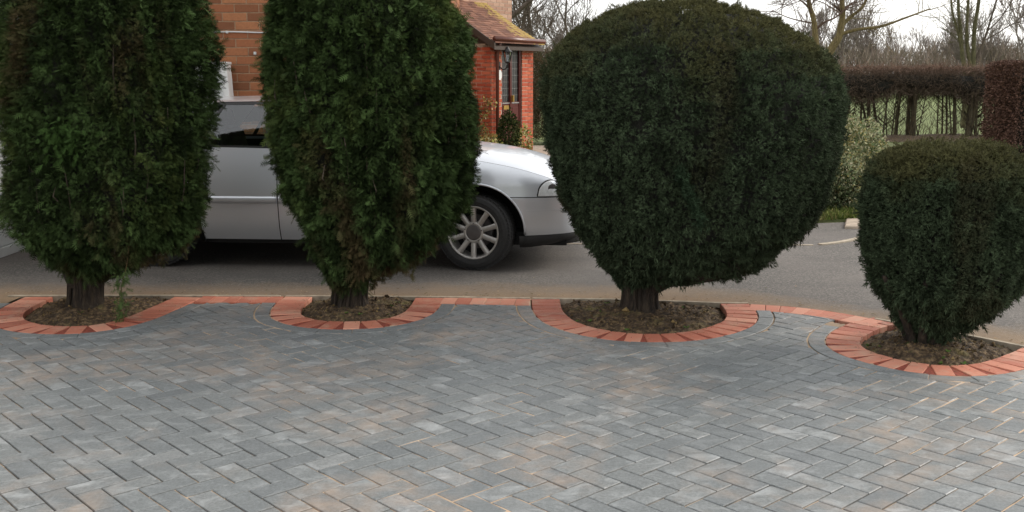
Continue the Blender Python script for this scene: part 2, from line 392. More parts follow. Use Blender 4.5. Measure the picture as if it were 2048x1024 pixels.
# ------------------------------------------------------------------ driveway and brick edging
U = .1037; TH = R(-47.49); ORG = np.array([-1.618, 3.855]); EX = np.array([math.cos(TH), math.sin(TH)]); EY = np.array([-EX[1], EX[0]])
BEDS = [
 [(-3.36, 7.41), (-3.36, 7.10), (-3.33, 6.90), (-3.24, 6.71), (-3.08, 6.575), (-2.91, 6.52), (-2.75, 6.54), (-2.64, 6.64), (-2.575, 6.80), (-2.54, 6.98), (-2.50, 7.20), (-2.47, 7.42)],
 [(-1.46, 7.41), (-1.475, 7.24), (-1.465, 7.03), (-1.42, 6.84), (-1.31, 6.71), (-1.17, 6.65), (-1.03, 6.65), (-.91, 6.685), (-.81, 6.775), (-.745, 6.92), (-.715, 7.12), (-.705, 7.385)],
 [(.345, 7.335), (.348, 7.0), (.39, 6.74), (.47, 6.56), (.58, 6.43), (.71, 6.35), (.85, 6.32), (.99, 6.33), (1.13, 6.39), (1.27, 6.50), (1.385, 6.65), (1.45, 6.82), (1.475, 7.0), (1.48, 7.19)],
 [(2.53, 6.59), (2.43, 6.53), (2.31, 6.41), (2.19, 6.25), (2.115, 6.09), (2.10, 5.95), (2.15, 5.81), (2.235, 5.70), (2.32, 5.635), (2.42, 5.60), (2.535, 5.61), (2.67, 5.67), (2.84, 5.80), (3.04, 5.98)]]
BACK = [[(-2.27, 7.435), (-1.672, 7.42)], [(-.50, 7.385), (.135, 7.34)], [(1.69, 7.175), (1.95, 7.10), (2.19, 6.95), (2.36, 6.77), (2.46, 6.66)]]
def offs(path, d):
    T = np.gradient(path, axis=0); T /= np.linalg.norm(T, axis=1, keepdims=True)
    return path + np.c_[T[:, 1], -T[:, 0]] * d * (-1)
def arclen(P): return np.concatenate([[0], np.cumsum(np.linalg.norm(np.diff(P, axis=0), axis=1))])
inner = [catmull(b, 10) for b in BEDS]
def outer_dir(P):   # bed interior lies to the left when walking left end -> front -> right end
    T = np.gradient(P, axis=0); T /= np.linalg.norm(T, axis=1, keepdims=True); return np.c_[T[:, 1], -T[:, 0]]
BL = 2 * U
ring_labels = ['curved red block edging round the bed of the leftmost leafy cypress', 'curved red block edging round the bed of the second leafy cypress', 'largest red block edging crescent round the bed of the big round yew', 'curved red block edging round the bed of the small yew at the right']
tints = np.linspace(0, 1, 10); RBM = []
for t in tints:
    V, F = bevbox(-.049, .049, 0, BL - .004, -.065, 0, .003); RBM.append(MB().add(V, FN=F, tint=t).mesh('red_block', M_RED))
chains = []; soils = []
def brick_wedge(parent, pts, base):
    V, F, FN = poly_prism(ccw(np.array(pts) - np.array(base)[:2]), -.065, -.0045, .002); MB().add(V, F4=F, FN=FN).obj('cut_infill', M_WEDGE, parent)
for bi, P in enumerate(inner):
    base = (float(P[:, 0].mean()), float(P[:, 1].mean()), 0)
    root = empty('brick_edging', base, label=ring_labels[bi], cat='edging', group='red block edgings round the tree beds')
    L = arclen(P); n = int(L[-1] / (U * .985)); step = L[-1] / n; prev = None
    D = outer_dir(P); seg = MB()
    for k in range(n):
        s = (k + .5) * step; x = np.interp(s, L, P[:, 0]); y = np.interp(s, L, P[:, 1])
        s1, s2 = max(0, s - .06), min(L[-1], s + .06)
        t = np.array([np.interp(s2, L, P[:, 0]) - np.interp(s1, L, P[:, 0]), np.interp(s2, L, P[:, 1]) - np.interp(s1, L, P[:, 1])]); t /= np.linalg.norm(t)
        o = np.array([t[1], -t[0]]); w = (step - .004) / .098
        me = RBM[rs.randint(10)]; ob = place('brick', me, root, (x - base[0], y - base[1], rs.uniform(-.0015, .0015)), math.atan2(t[1], t[0]) + math.pi + rs.normal(0, .008))
        ob.scale = (w, 1, 1); ob.rotation_euler[1] = rs.normal(0, .006)
        c = np.array([x, y]); a1 = c - t * .049 * w; a2 = c + t * .049 * w
        if prev is not None:
            q = [prev[0], prev[0] + prev[1] * (BL - .006), a1 + o * (BL - .006), a1]
            gap = np.linalg.norm(q[1] - q[2])
            if gap > .014: brick_wedge(root, [prev[0] + (q[1] - prev[0]) * .08, q[1], q[2], a1 + (q[2] - a1) * .08], base)
        prev = (a2, o)
    O = P + D * BL; B2 = P + D * (BL + U + .006)
    chains.append((O, B2)); soils.append(P)
run_labels = ['short straight run of red block edging between the two leafy cypresses', 'straight red block edging between the second cypress bed and big round yew bed', 'bending run of red block edging between the big round yew and the small yew']
front = []
for ri, B in enumerate(BACK):
    P = catmull(B, 8) if len(B) > 2 else np.array([np.array(B[0]) * (1 - t) + np.array(B[1]) * t for t in np.linspace(0, 1, 12)])
    D = outer_dir(P); base = (float(P[:, 0].mean()), float(P[:, 1].mean()), 0)
    root = empty('brick_edging', base, label=run_labels[ri], cat='edging', group='straight red block edgings along the road')
    L = arclen(P); n = max(1, round(L[-1] / U)); Q = P + D * BL; front.append(Q)
    for k in range(n):
        a, b_ = L[-1] * k / n + .002, L[-1] * (k + 1) / n - .002
        f = lambda A, s: np.array([np.interp(s, L, A[:, 0]), np.interp(s, L, A[:, 1])]) - np.array(base)[:2]
        V, F, FN = poly_prism(ccw([f(P, a), f(P, b_), f(Q, b_), f(Q, a)]), -.065, rs.uniform(-.0015, .0015), .003)
        MB().add(V, F4=F, FN=FN, tint=rs.uniform(.2, 1)).obj('brick', M_RED, root)

# clip helpers for the herringbone
def inpoly(px, py, poly):
    inside = np.zeros(len(px), bool); n = len(poly); j = n - 1
    for i in range(n):
        xi, yi = poly[i]; xj, yj = poly[j]
        c = ((yi > py) != (yj > py)) & (px < (xj - xi) * (py - yi) / (yj - yi + 1e-12) + xi); inside ^= c; j = i
    return inside
def clip_half(P, c, nrm):
    out = []; n = len(P)
    for i in range(n):
        a, b = P[i], P[(i + 1) % n]; da, db = (a - c) @ nrm, (b - c) @ nrm
        if da >= 0: out.append(a)
        if (da > 0) != (db > 0) and abs(da - db) > 1e-9: out.append(a + (b - a) * da / (da - db))
    return np.array(out)
def area(P):
    x, y = P[:, 0], P[:, 1]; return abs((x * np.roll(y, -1) - np.roll(x, -1) * y).sum()) / 2
LIM = []      # (curve, outward normals) keep the outward side
for O, B2 in chains: LIM.append((B2, outer_dir(B2)))
for Q in front: LIM.append((Q - outer_dir(Q) * -.004, outer_dir(Q)))
LEFTB = np.array([(-9, 6.9), (-6, 6.85), (-3.7, 6.85)]); LIM.append((catmull(LEFTB, 10), outer_dir(catmull(LEFTB, 10))))
RIGHTB = np.array([(3.25, 5.85), (4.2, 5.0), (5.5, 4.3)]); LIM.append((catmull(RIGHTB, 10), outer_dir(catmull(RIGHTB, 10))))
def clip_all(P):
    for C, Dn in LIM:
        c = P.mean(0)
        if np.min(np.hypot(*(C - c).T)) > .28: continue
        for _ in range(2):
            if len(P) < 3: return P
            cc = P.mean(0); sd = []
            dd = np.hypot(C[None, :, 0] - P[:, None, 0], C[None, :, 1] - P[:, None, 1]); ii = dd.argmin(1)
            sg = np.array([(P[q] - C[ii[q]]) @ Dn[ii[q]] for q in range(len(P))])
            if sg.min() > -.001: break
            w = ii[sg.argmin()]; w2 = int(np.hypot(*(C - cc).T).argmin()); j = w2 if _ == 0 else w
            P = clip_half(P, C[j], Dn[j])
    return P
def region_bad(c):   # outside any region: beyond rings or back
    for C, Dn in LIM:
        j = int(np.hypot(*(C - c).T).argmin())
        if (c - C[j]) @ Dn[j] < -.02 and 0 < j < len(C) - 1: return True
    return False
pieces = []
for x in range(-60, 75):
    for y in range(-55, 75):
        d = (x - y) % 4
        # joint starts measured in the photograph have d == 3
        if d == 0: w, h = 2, 1
        elif d == 3: w, h = 1, 2
        else: continue
        # with the anchor at a corner where x-y = 3 the lattice is shifted by (3,0)
        X0, Y0 = x - 3, y
        c = ORG + EX * U * (X0 + w / 2) + EY * U * (Y0 + h / 2)
        if not (-5.6 < c[0] < 5.2 and 2.3 < c[1] < 7.6): continue
        if abs(c[0]) > c[1] * .62 + .9: continue
        g = .0036; P = np.array([ORG + EX * U * (X0 + a) + EY * U * (Y0 + b) + EX * (g if a == 0 else -g) + EY * (g if b == 0 else -g) for a, b in ((0, 0), (w, 0), (w, h), (0, h))])
        if region_bad(c):
            pass
        Q = clip_all(P)
        if len(Q) < 3 or area(Q) < .0012: continue
        if region_bad(Q.mean(0)): continue
        qc = Q.mean(0)
        if qc[1] > np.interp(qc[0], [-9, -3.65, -3.6, -.5, .13, 1.69, 1.92, 2.08, 2.26, 3.1, 3.5, 5.5], [6.84, 6.84, 7.22, 7.18, 7.13, 6.97, 6.92, 6.80, 6.66, 5.86, 5.5, 3.65]): continue
        if any(inpoly(qc[:1], qc[1:], np.vstack([O, O[-1] + (0, .3), O[0] + (0, .3)]))[0] for O, _ in chains): continue
        pieces.append((c, w, Q, area(Q) > .0195))
drive = tag(empty('driveway', (0, 4, 0)), kind='structure')
b0 = np.array([0, 4])
PVM = {}
for w in (1, 2):
    for ti, t in enumerate(np.linspace(0, 1, 12)):
        a, bb = (U * w / 2 - .0036), (U * (3 - w) / 2 - .0036)
        V, F, FN = poly_prism([(-a, -bb), (a, -bb), (a, bb), (-a, bb)], -.05, 0, .0028); PVM[w, ti] = MB().add(V, F4=F, FN=FN, tint=float(t)).mesh('paver', M_PAVER)
def inview(c): return abs(c[0]) < c[1] * .50 + .12 and c[1] > 3.5
cand = sorted([p for p in pieces if p[3] and inview(p[0])], key=lambda p: np.hypot(*p[0]))[:298]
ids = {id(p[2]) for p in cand}
def rt(): return float(np.clip(rs.beta(2.2, 3.0), 0, 1))
for c, w, Q, full in cand:
    o = place('paver', PVM[w, min(11, int(rt() * 12))], drive, (c[0], c[1] - 4, rs.uniform(-.0015, .0012)), TH)
    o.rotation_euler = (rs.normal(0, .006), rs.normal(0, .006), TH + rs.normal(0, .004))
mb = MB()
for c, w, Q, full in pieces:
    if id(Q) in ids: continue
    V, F, FN = poly_prism(ccw(Q) - b0, -.05, rs.uniform(-.0012, .0012), .0028)
    tl = rs.normal(0, .005, 2); cc = V[:, :2].mean(0); V[:, 2] += ((V[:, :2] - cc) @ tl) * (V[:, 2] > -.04)
    mb.add(V, F4=F, FN=FN, tint=rt())
tag(mb.obj('paver_field', M_PAVER, drive), kind='stuff')
for O, B2 in chains:
    A = O + (B2 - O) * (.004 / .11); Bq = O + (B2 - O) * (.100 / .1097)
    L = arclen(A); n = max(1, round(L[-1] / BL))
    for k in range(n):
        s = np.linspace(L[-1] * k / n + .0015, L[-1] * (k + 1) / n - .0015, 5)
        p = [np.array([np.interp(q, L, A[:, 0]), np.interp(q, L, A[:, 1])]) for q in s]; r = [np.array([np.interp(q, L, Bq[:, 0]), np.interp(q, L, Bq[:, 1])]) for q in s]
        lim = 7.19 if O[0, 0] < -2 or O[0, 0] < .1 else 7.1
        PP = np.array(p + r[::-1]); c = PP.mean(0)
        if O is chains[3][0] and c[1] > 6.52: continue
        if O is not chains[3][0] and c[1] > 7.17: continue
        if O is chains[2][0] and c[0] > 1.2 and c[1] > 7.05: continue
        V, F, FN = poly_prism(ccw(PP) - b0, -.05, rs.uniform(-.001, .001), .0028)
        MB().add(V, F4=F, FN=FN, tint=float(rs.uniform(.2, .65))).obj('border_block', M_PAVER, drive)
# jointing sand: a finely uneven sheet lying low between the blocks
sx = np.arange(-4.6, 4.6, .028); sy = np.arange(2.4, 7.44, .028); X, Y = np.meshgrid(sx, sy); P = np.stack([X, Y, 0 * X], -1).reshape(-1, 3)
Z = -.0078 + .0072 * np.clip(.22 + nz(P, 2.6, 1, 4) * .9 + .3 * nz(P, 24, 2, 2) + .25 * np.clip(P[:, 0] / 2.5, -1, 1) - .10, -1, .80)
V = P.copy(); V[:, 2] = Z; nx = len(sx); i = (np.arange(len(sy) - 1)[:, None] * nx + np.arange(nx - 1)[None]).ravel()
F = np.stack([i, i + 1, i + nx + 1, i + nx], -1)
cx, cy = V[F].mean(1)[:, 0], V[F].mean(1)[:, 1]
keep = (np.abs(cx) < cy * .62 + .9)
for P_ in soils: keep &= ~inpoly(cx, cy, np.vstack([P_ + outer_dir(P_) * (BL - .006), P_[-1] + (0, .3), P_[0] + (0, .3)]))
keep &= ~((cx > 1.5) & (cy > 8.75 - cx)) & ~((cx < -3.5) & (cy > 6.84)) & (cy < 7.39 + 0 * cx) & ~((cx > 1.6) & (cy > 7.1 - (cx - 1.6) * .3))
F = F[keep]; used = np.unique(F); rem = np.full(len(V), -1); rem[used] = np.arange(len(used))
tag(MB().add(V[used], F4=rem[F]).obj('jointing_sand', M_SAND), kind='structure')
# packed sand bed seen only at the margins, under everything
sheet('sub_base', [(-5.2, 2.2), (4.8, 2.2), (4.8, 4.7), (3.2, 5.9), (2.4, 6.7), (1.9, 7.1), (-3.6, 7.4), (-3.62, 6.84), (-6.5, 6.84)], -.055, M_SOIL)
# back edging of each bed: thin concrete strip
ends = [(-3.38, -2.45, 7.435, 7.44), (-1.48, -.69, 7.432, 7.40)]
bl = ['concrete strip behind the soil under the leftmost cypress', 'concrete strip behind the soil under the second cypress', 'concrete strip behind the soil under the big round yew', 'concrete strip behind the soil under the small yew']
for q, pth in enumerate([[(-3.7, 7.445), (-3.0, 7.455), (-2.3, 7.452), (-1.7, 7.44)], [(-1.66, 7.438), (-1.1, 7.425), (-.5, 7.405), (.13, 7.36)], [(.15, 7.358), (.8, 7.315), (1.46, 7.21), (1.68, 7.2)], [(2.42, 6.72), (2.55, 6.585), (2.85, 6.27), (3.1, 5.97), (3.5, 5.6)]]):
    strip('concrete_edging', pth, .028, -.12, .004, M_CONC, label=bl[q], cat='edging strip')

# soil in the beds
TR = [(-2.98, 7.04), (-1.13, 7.06), (.87, 6.93), (2.47, 6.04)]
for q, P in enumerate(soils):
    poly = np.vstack([P + outer_dir(P) * .012, P[-1] + (0, .02) if q < 3 else P[-1], P[0] + ((0, .02) if q < 3 else (.03, .03))])
    x0, y0 = poly.min(0); x1, y1 = poly.max(0); gx = np.arange(x0 - .03, x1 + .04, .018); gy = np.arange(y0 - .03, y1 + .06, .018)
    X, Y = np.meshgrid(gx, gy); pp = np.stack([X, Y, 0 * X], -1).reshape(-1, 3)
    d = np.hypot(X - TR[q][0], Y - TR[q][1]); ed = np.min(np.hypot(X.ravel()[:, None] - P[None, ::3, 0], Y.ravel()[:, None] - P[None, ::3, 1]), 1).reshape(X.shape)
    Z = -.045 + .05 * np.exp(-(d / .28) ** 2) + .03 * np.clip(ed / .12, 0, 1) + (.016 * nz(pp, 16, q, 3) + .012 * nz(pp, 70, q, 2)).reshape(X.shape) * np.clip(.3 + ed / .1, 0, 1)
    V = np.stack([X, Y, np.minimum(Z, .06)], -1).reshape(-1, 3); nx = len(gx); i = (np.arange(len(gy) - 1)[:, None] * nx + np.arange(nx - 1)[None]).ravel(); F = np.stack([i, i + 1, i + nx + 1, i + nx], -1)
    c = V[F].mean(1); F = F[inpoly(c[:, 0], c[:, 1], poly)]; used = np.unique(F); rem = np.full(len(V), -1); rem[used] = np.arange(len(used)); VV = V[used]
    tag(MB().add(VV, F4=rem[F]).obj('soil', M_SOIL), kind='structure')
    # clods and fallen litter
    n = 420; s = VV[rs.randint(len(VV), size=n)]; mb = MB(); ico = np.array([(1, 0, 0), (-1, 0, 0), (0, 1, 0), (0, -1, 0), (0, 0, 1), (0, 0, -1)], float); fi = [(0, 2, 4), (2, 1, 4), (1, 3, 4), (3, 0, 4), (2, 0, 5), (1, 2, 5), (3, 1, 5), (0, 3, 5)]
    for p in s:
        r = rs.gamma(1.6, .0024) + .002; V = ico * r * rs.uniform(.6, 1.3, (6, 3)); a = rs.uniform(0, 6.28); V = V @ np.array([[math.cos(a), -math.sin(a), 0], [math.sin(a), math.cos(a), 0], [0, 0, 1]])
        cc = rs.uniform(.5, 1.5) * np.array([(.07, .045, .024), (.10, .068, .034), (.17, .12, .055), (.05, .034, .02)][rs.randint(4)])
        mb.add(V + p + (0, 0, r * .3), F3=fi, col=cc)
    for p in VV[rs.randint(len(VV), size=90)]:
        a = rs.uniform(0, 6.28); l = rs.uniform(.015, .05); dv = np.array([math.cos(a), math.sin(a), rs.uniform(-.1, .3)]) * l; w = np.array([-math.sin(a), math.cos(a), 0]) * .0018
        mb.add([p + w + (0, 0, .006), p - w + (0, 0, .006), p + dv + (0, 0, .012)], F3=[(0, 1, 2)], col=np.array((.22, .16, .085)) * rs.uniform(.5, 1.4))
    for _ in range(700):     # fallen needles and sprays, some spilled on the blocks
        k = rs.randint(len(P)); t_ = rs.uniform(-.32, .05) if rs.uniform() < .82 else rs.uniform(0, .16)
        p = np.array([*(P[k] + outer_dir(P)[k] * t_), 0]); 
        if t_ < 0:
            j_ = int(np.hypot(VV[:, 0] - p[0], VV[:, 1] - p[1]).argmin()); p = VV[j_] + (0, 0, .002)
        else: p[2] = .002
        a = rs.uniform(0, 6.28); l = rs.uniform(.006, .022); dv = np.array([math.cos(a), math.sin(a), rs.uniform(0, .2)]) * l; w = np.array([-math.sin(a), math.cos(a), 0]) * rs.uniform(.001, .003)
        mb.add([p + w, p - w, p + dv + (0, 0, .002)], F3=[(0, 1, 2)], col=np.array([(.20, .13, .06), (.12, .075, .035), (.30, .23, .11), (.10, .11, .035)][rs.randint(4)]) * rs.uniform(.6, 1.3))
    for _ in range(9):       # seedling weeds
        p = VV[rs.randint(len(VV))]
        for _k2 in range(7):
            a = rs.uniform(0, 6.28); l = rs.uniform(.012, .03); dv = np.array([math.cos(a), math.sin(a), .5]) * l; w = np.array([-math.sin(a), math.cos(a), 0]) * l * .3
            mb.add([p, p + dv * .6 + w, p + dv, p + dv * .6 - w], F4=[(0, 1, 2, 3)], col=np.array((.08, .13, .03)) * rs.uniform(.6, 1.3))
    tag(mb.obj('soil_clods', M_LEAF2), kind='stuff')

# ------------------------------------------------------------------ foliage machinery
def frames(Nv, up_bias, spread):
    """random frames whose local +Y points roughly along Nv + droop"""
    n = len(Nv); D = Nv + rs.normal(0, spread, (n, 3)); D[:, 2] += up_bias; D /= np.linalg.norm(D, axis=1, keepdims=True)
    Rr = rs.normal(0, 1, (n, 3)); A = np.cross(D, Rr); A /= np.linalg.norm(A, axis=1, keepdims=True); B = np.cross(A, D)
    return A, D, B
def scatter(mb, P, Nv, T, F3, size, up, spread, col, F4=None):
    A, D, B = frames(Nv, up, spread); s = np.asarray(size).reshape(-1, 1, 1)
    V = P[:, None] + s * (T[None, :, 0:1] * A[:, None] + T[None, :, 1:2] * D[:, None] + T[None, :, 2:3] * B[:, None])
    k = len(T); off = (np.arange(len(P)) * k)[:, None, None]
    c = np.repeat(col, k, axis=0)
    mb.add(V.reshape(-1, 3), F3=(np.asarray(F3)[None] + off).reshape(-1, 3) if F3 is not None else None, F4=(np.asarray(F4)[None] + off).reshape(-1, 4) if F4 is not None else None, col=c)
def frond():   # flat feathery spray, side leaflets curving forward, tip drooping
    V = []; F = []
    for i, t in enumerate((.12, .30, .48, .66, .82)):
        w = .36 * math.sin(math.pi * (t * .8 + .15))
        for s in (-1, 1):
            k = len(V); V += [(s * .01, t - .05, -.1 * t * t), (s * .01, t + .07, -.1 * t * t), (s * w, t + .24, -.16 * t - .03)]; F.append((k, k + 1, k + 2))
    k = len(V); V += [(-.035, 0, 0), (.035, 0, 0), (0, 1.08, -.2)]; F.append((k, k + 1, k + 2))
    return np.array(V), F
def tuft():    # short yew shoot with stubby needles
    V = []; F = []
    for i in range(7):
        a = i * 2.4; r = .42 if i < 6 else .05; y0 = .08 * i; dx, dz = math.cos(a), math.sin(a)
        k = len(V); V += [(dx * .02 - dz * .07, y0, dz * .02 + dx * .07), (dx * .02 + dz * .07, y0, dz * .02 - dx * .07), (dx * r, y0 + .5, dz * r)]; F.append((k, k + 1, k + 2))
    return np.array(V), F
FR = frond(); TF = tuft()
LEAFQ = np.array([(-.0, 0, 0), (.32, .45, .06), (0, 1, -.05), (-.32, .45, .06)])
def crown_surface(prof, ctr_y, depth, n, seed, lump, lf, groove=0, rnd=None):
    """points on the lumpy surface of a clipped crown described by (z, xl, xr) rows"""
    pr = np.array(sorted(prof)); z = rs.uniform(pr[0, 0], pr[-1, 0], n * 2)
    xl = np.interp(z, pr[:, 0], pr[:, 1]); xr = np.interp(z, pr[:, 0], pr[:, 2]); r = (xr - xl) / 2; cx = (xl + xr) / 2
    dr = np.gradient(np.interp(np.linspace(pr[0, 0], pr[-1, 0], 200), pr[:, 0], (pr[:, 2] - pr[:, 1]) / 2)); dr = np.interp(z, np.linspace(pr[0, 0], pr[-1, 0], 200), dr) / ((pr[-1, 0] - pr[0, 0]) / 199)
    wgt = r * np.sqrt(1 + dr ** 2); keep = rs.uniform(0, np.percentile(wgt, 99.5), n * 2) < wgt
    z, r, cx, dr = z[keep], r[keep], cx[keep], dr[keep]; th = rs.uniform(0, 2 * math.pi, len(z))
    return z, r, cx, dr, th
def surf(z, r, cx, dr, th, cy, depth, seed, lump, lf, groove, inset=0):
    c, s = np.cos(th), np.sin(th)
    P = np.stack([cx + r * c, cy + r * depth * s, z], -1); Nv = np.stack([c, s / depth, -np.clip(dr, -3, 3)], -1); Nv /= np.linalg.norm(Nv, axis=1, keepdims=True)
    d = lump * nz(P * (1, 1, .75), lf, seed, 3)
    if groove: d = d - groove * np.clip(np.abs(nz(P * (1, 1, .12), lf * 2.2, seed + 2, 2)) * -3 + .6, 0, 1)
    return P + Nv * (d - inset - lump * .6)[:, None], Nv, d
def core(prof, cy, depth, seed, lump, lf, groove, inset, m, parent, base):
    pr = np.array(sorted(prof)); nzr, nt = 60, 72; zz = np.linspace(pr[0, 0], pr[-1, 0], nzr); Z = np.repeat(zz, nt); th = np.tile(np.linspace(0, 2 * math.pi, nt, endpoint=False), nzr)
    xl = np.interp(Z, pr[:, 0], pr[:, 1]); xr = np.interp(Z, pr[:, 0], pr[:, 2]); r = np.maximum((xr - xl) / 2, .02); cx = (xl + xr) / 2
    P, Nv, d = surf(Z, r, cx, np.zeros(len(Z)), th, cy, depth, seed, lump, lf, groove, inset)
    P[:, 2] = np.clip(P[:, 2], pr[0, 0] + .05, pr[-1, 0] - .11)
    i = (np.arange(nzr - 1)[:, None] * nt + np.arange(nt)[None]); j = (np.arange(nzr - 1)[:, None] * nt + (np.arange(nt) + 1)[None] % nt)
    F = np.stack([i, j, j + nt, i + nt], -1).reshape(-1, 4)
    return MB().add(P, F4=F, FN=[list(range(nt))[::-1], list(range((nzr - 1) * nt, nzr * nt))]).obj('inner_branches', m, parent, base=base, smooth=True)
def trunk(parent, base, x, y, z0, z1, r0, r1, lean=(0, 0), seed=0, flute=.12):
    nr, nt = 26, 28; t = np.linspace(0, 1, nr); mb = MB()
    P = []
    for ti in t:
        z = z0 + (z1 - z0) * ti; r = (r1 + (r0 - r1) * (1 - ti) ** 1.5) * (1 + .75 * math.exp(-ti * 7)) * (1 - .12 * math.sin(math.pi * min(1, ti * 1.6)))
        th = np.linspace(0, 2 * math.pi, nt, endpoint=False); c = np.stack([np.cos(th) * 1.2, np.sin(th) * 1.2, np.full(nt, z * 1.2)], -1)
        rr = r * (1 + flute * nz(c, 3.2, seed, 3) + .07 * np.abs(nz(c * (1, 1, .3), 9, seed + 1, 2))); P.append(np.stack([x + lean[0] * ti + rr * np.cos(th), y + lean[1] * ti + rr * np.sin(th), np.full(nt, z)], -1))
    i = (np.arange(nr - 1)[:, None] * nt + np.arange(nt)[None]); j = (np.arange(nr - 1)[:, None] * nt + (np.arange(nt) + 1)[None] % nt)
    mb.add(np.concatenate(P), F4=np.stack([i, j, j + nt, i + nt], -1).reshape(-1, 4), FN=[list(range((nr - 1) * nt, nr * nt))])
    rq = np.random.RandomState(seed + 50)
    for k in range(13):     # bark ridges and root spurs
        a = k * 2 * math.pi / 13 + rq.uniform(-.2, .2); tw = rq.uniform(-.5, .5); rr_ = [(r1 + (r0 - r1) * (1 - ti) ** 1.5) * (1 + .5 * math.exp(-ti * 9)) * 1.0 for ti in (0, .12, .3, .6, 1)]
        addtube(mb, catmull([(x + lean[0] * ti + q * math.cos(a + tw * ti), y + lean[1] * ti + q * math.sin(a + tw * ti), z0 + (z1 - z0) * ti) for ti, q in zip((0, .12, .3, .6, 1), rr_)], 3), [rq.uniform(.018, .032), .013, .012, .02], 5)
    return mb.obj('trunk', M_BARK, parent, base=base, smooth=True)
def colmix(base, alt, w): return base * (1 - w[:, None]) + alt * w[:, None]

b1 = [(0.17, -3.02, -2.78), (0.22, -3.06, -2.62), (0.28, -3.1, -2.4), (0.35, -3.21, -2.2), (0.42, -3.3, -2.12), (0.59, -3.42, -2.06), (0.76, -3.48, -2.04), (1.1, -3.47, -2.02), (1.44, -3.46, -1.96), (1.76, -3.41, -1.93), (1.93, -3.38, -1.94), (2.09, -3.34, -1.96), (2.45, -3.2, -2.08), (2.75, -3.0, -2.3), (2.92, -2.8, -2.5)]
b2 = [(0.16, -1.24, -1.01), (0.21, -1.3, -0.82), (0.26, -1.34, -0.62), (0.33, -1.37, -0.48), (0.4, -1.41, -0.41), (0.58, -1.5, -0.31), (0.75, -1.58, -0.23), (0.93, -1.62, -0.21), (1.1, -1.63, -0.2), (1.43, -1.65, -0.21), (1.77, -1.67, -0.23), (1.93, -1.67, -0.26), (2.09, -1.66, -0.34), (2.4, -1.55, -.48), (2.7, -1.35, -.7), (2.86, -1.1, -.9)]
b3 = [(0.14, .78, 1.0), (0.17, 0.73, 1.40), (0.22, 0.7, 1.60), (0.29, 0.62, 1.76), (0.43, 0.5, 1.93), (0.6, 0.39, 2.07), (0.77, 0.3, 2.13), (1.11, 0.21, 2.2), (1.44, 0.165, 2.20), (1.6, 0.18, 2.15), (1.76, 0.25, 2.06), (1.88, 0.35, 1.92), (1.97, 0.47, 1.77), (2.03, 0.60, 1.62), (2.065, 0.76, 1.44), (2.08, .92, 1.26)]
b4 = [(0.03, 2.38, 2.64), (0.09, 2.33, 2.76), (0.16, 2.27, 2.87), (0.28, 2.15, 2.98), (0.34, 2.10, 3.03), (0.58, 2.05, 3.07), (0.88, 2.05, 3.09), (1.03, 2.08, 3.05), (1.11, 2.12, 2.98), (1.17, 2.18, 2.90), (1.20, 2.28, 2.77), (1.215, 2.4, 2.62)]

from mathutils import kdtree
def clumps(P, Nv, M, sc, seed):
    """distance of every point to the middle of its sprig cluster, and per-cluster random numbers"""
    rr = np.random.RandomState(seed); C = P[rr.choice(len(P), M, replace=False)] * sc
    kd = kdtree.KDTree(M)
    for i, c in enumerate(C): kd.insert(c, i)
    kd.balance(); Q = P * sc; idx = np.empty(len(P), int); dist = np.empty(len(P))
    for i, q in enumerate(Q):
        _, j, d_ = kd.find(q); idx[i] = j; dist[i] = d_
    return idx, dist, rr.uniform(0, 1, (M, 4))
def lift(prof, D, f=.38):
    out = []
    for z, a, b in prof:
        k = min(1, max(0, (.85 - z) / .4)); r = (b - a) / 2
        out.append((z + k * r * f * (1.6 - z) / D, a + .012, b - .012))
    return out
b1, b2 = [(z, a, b - .045 * min(1, max(0, (z - .9) / .4))) for z, a, b in lift(b1, 7.0, .45)], lift(b2, 7.08, .55); b3 = [(z, a - .01, b - .012) for z, a, b in lift(b3, 6.95)]; b4 = lift(b4, 6.05)
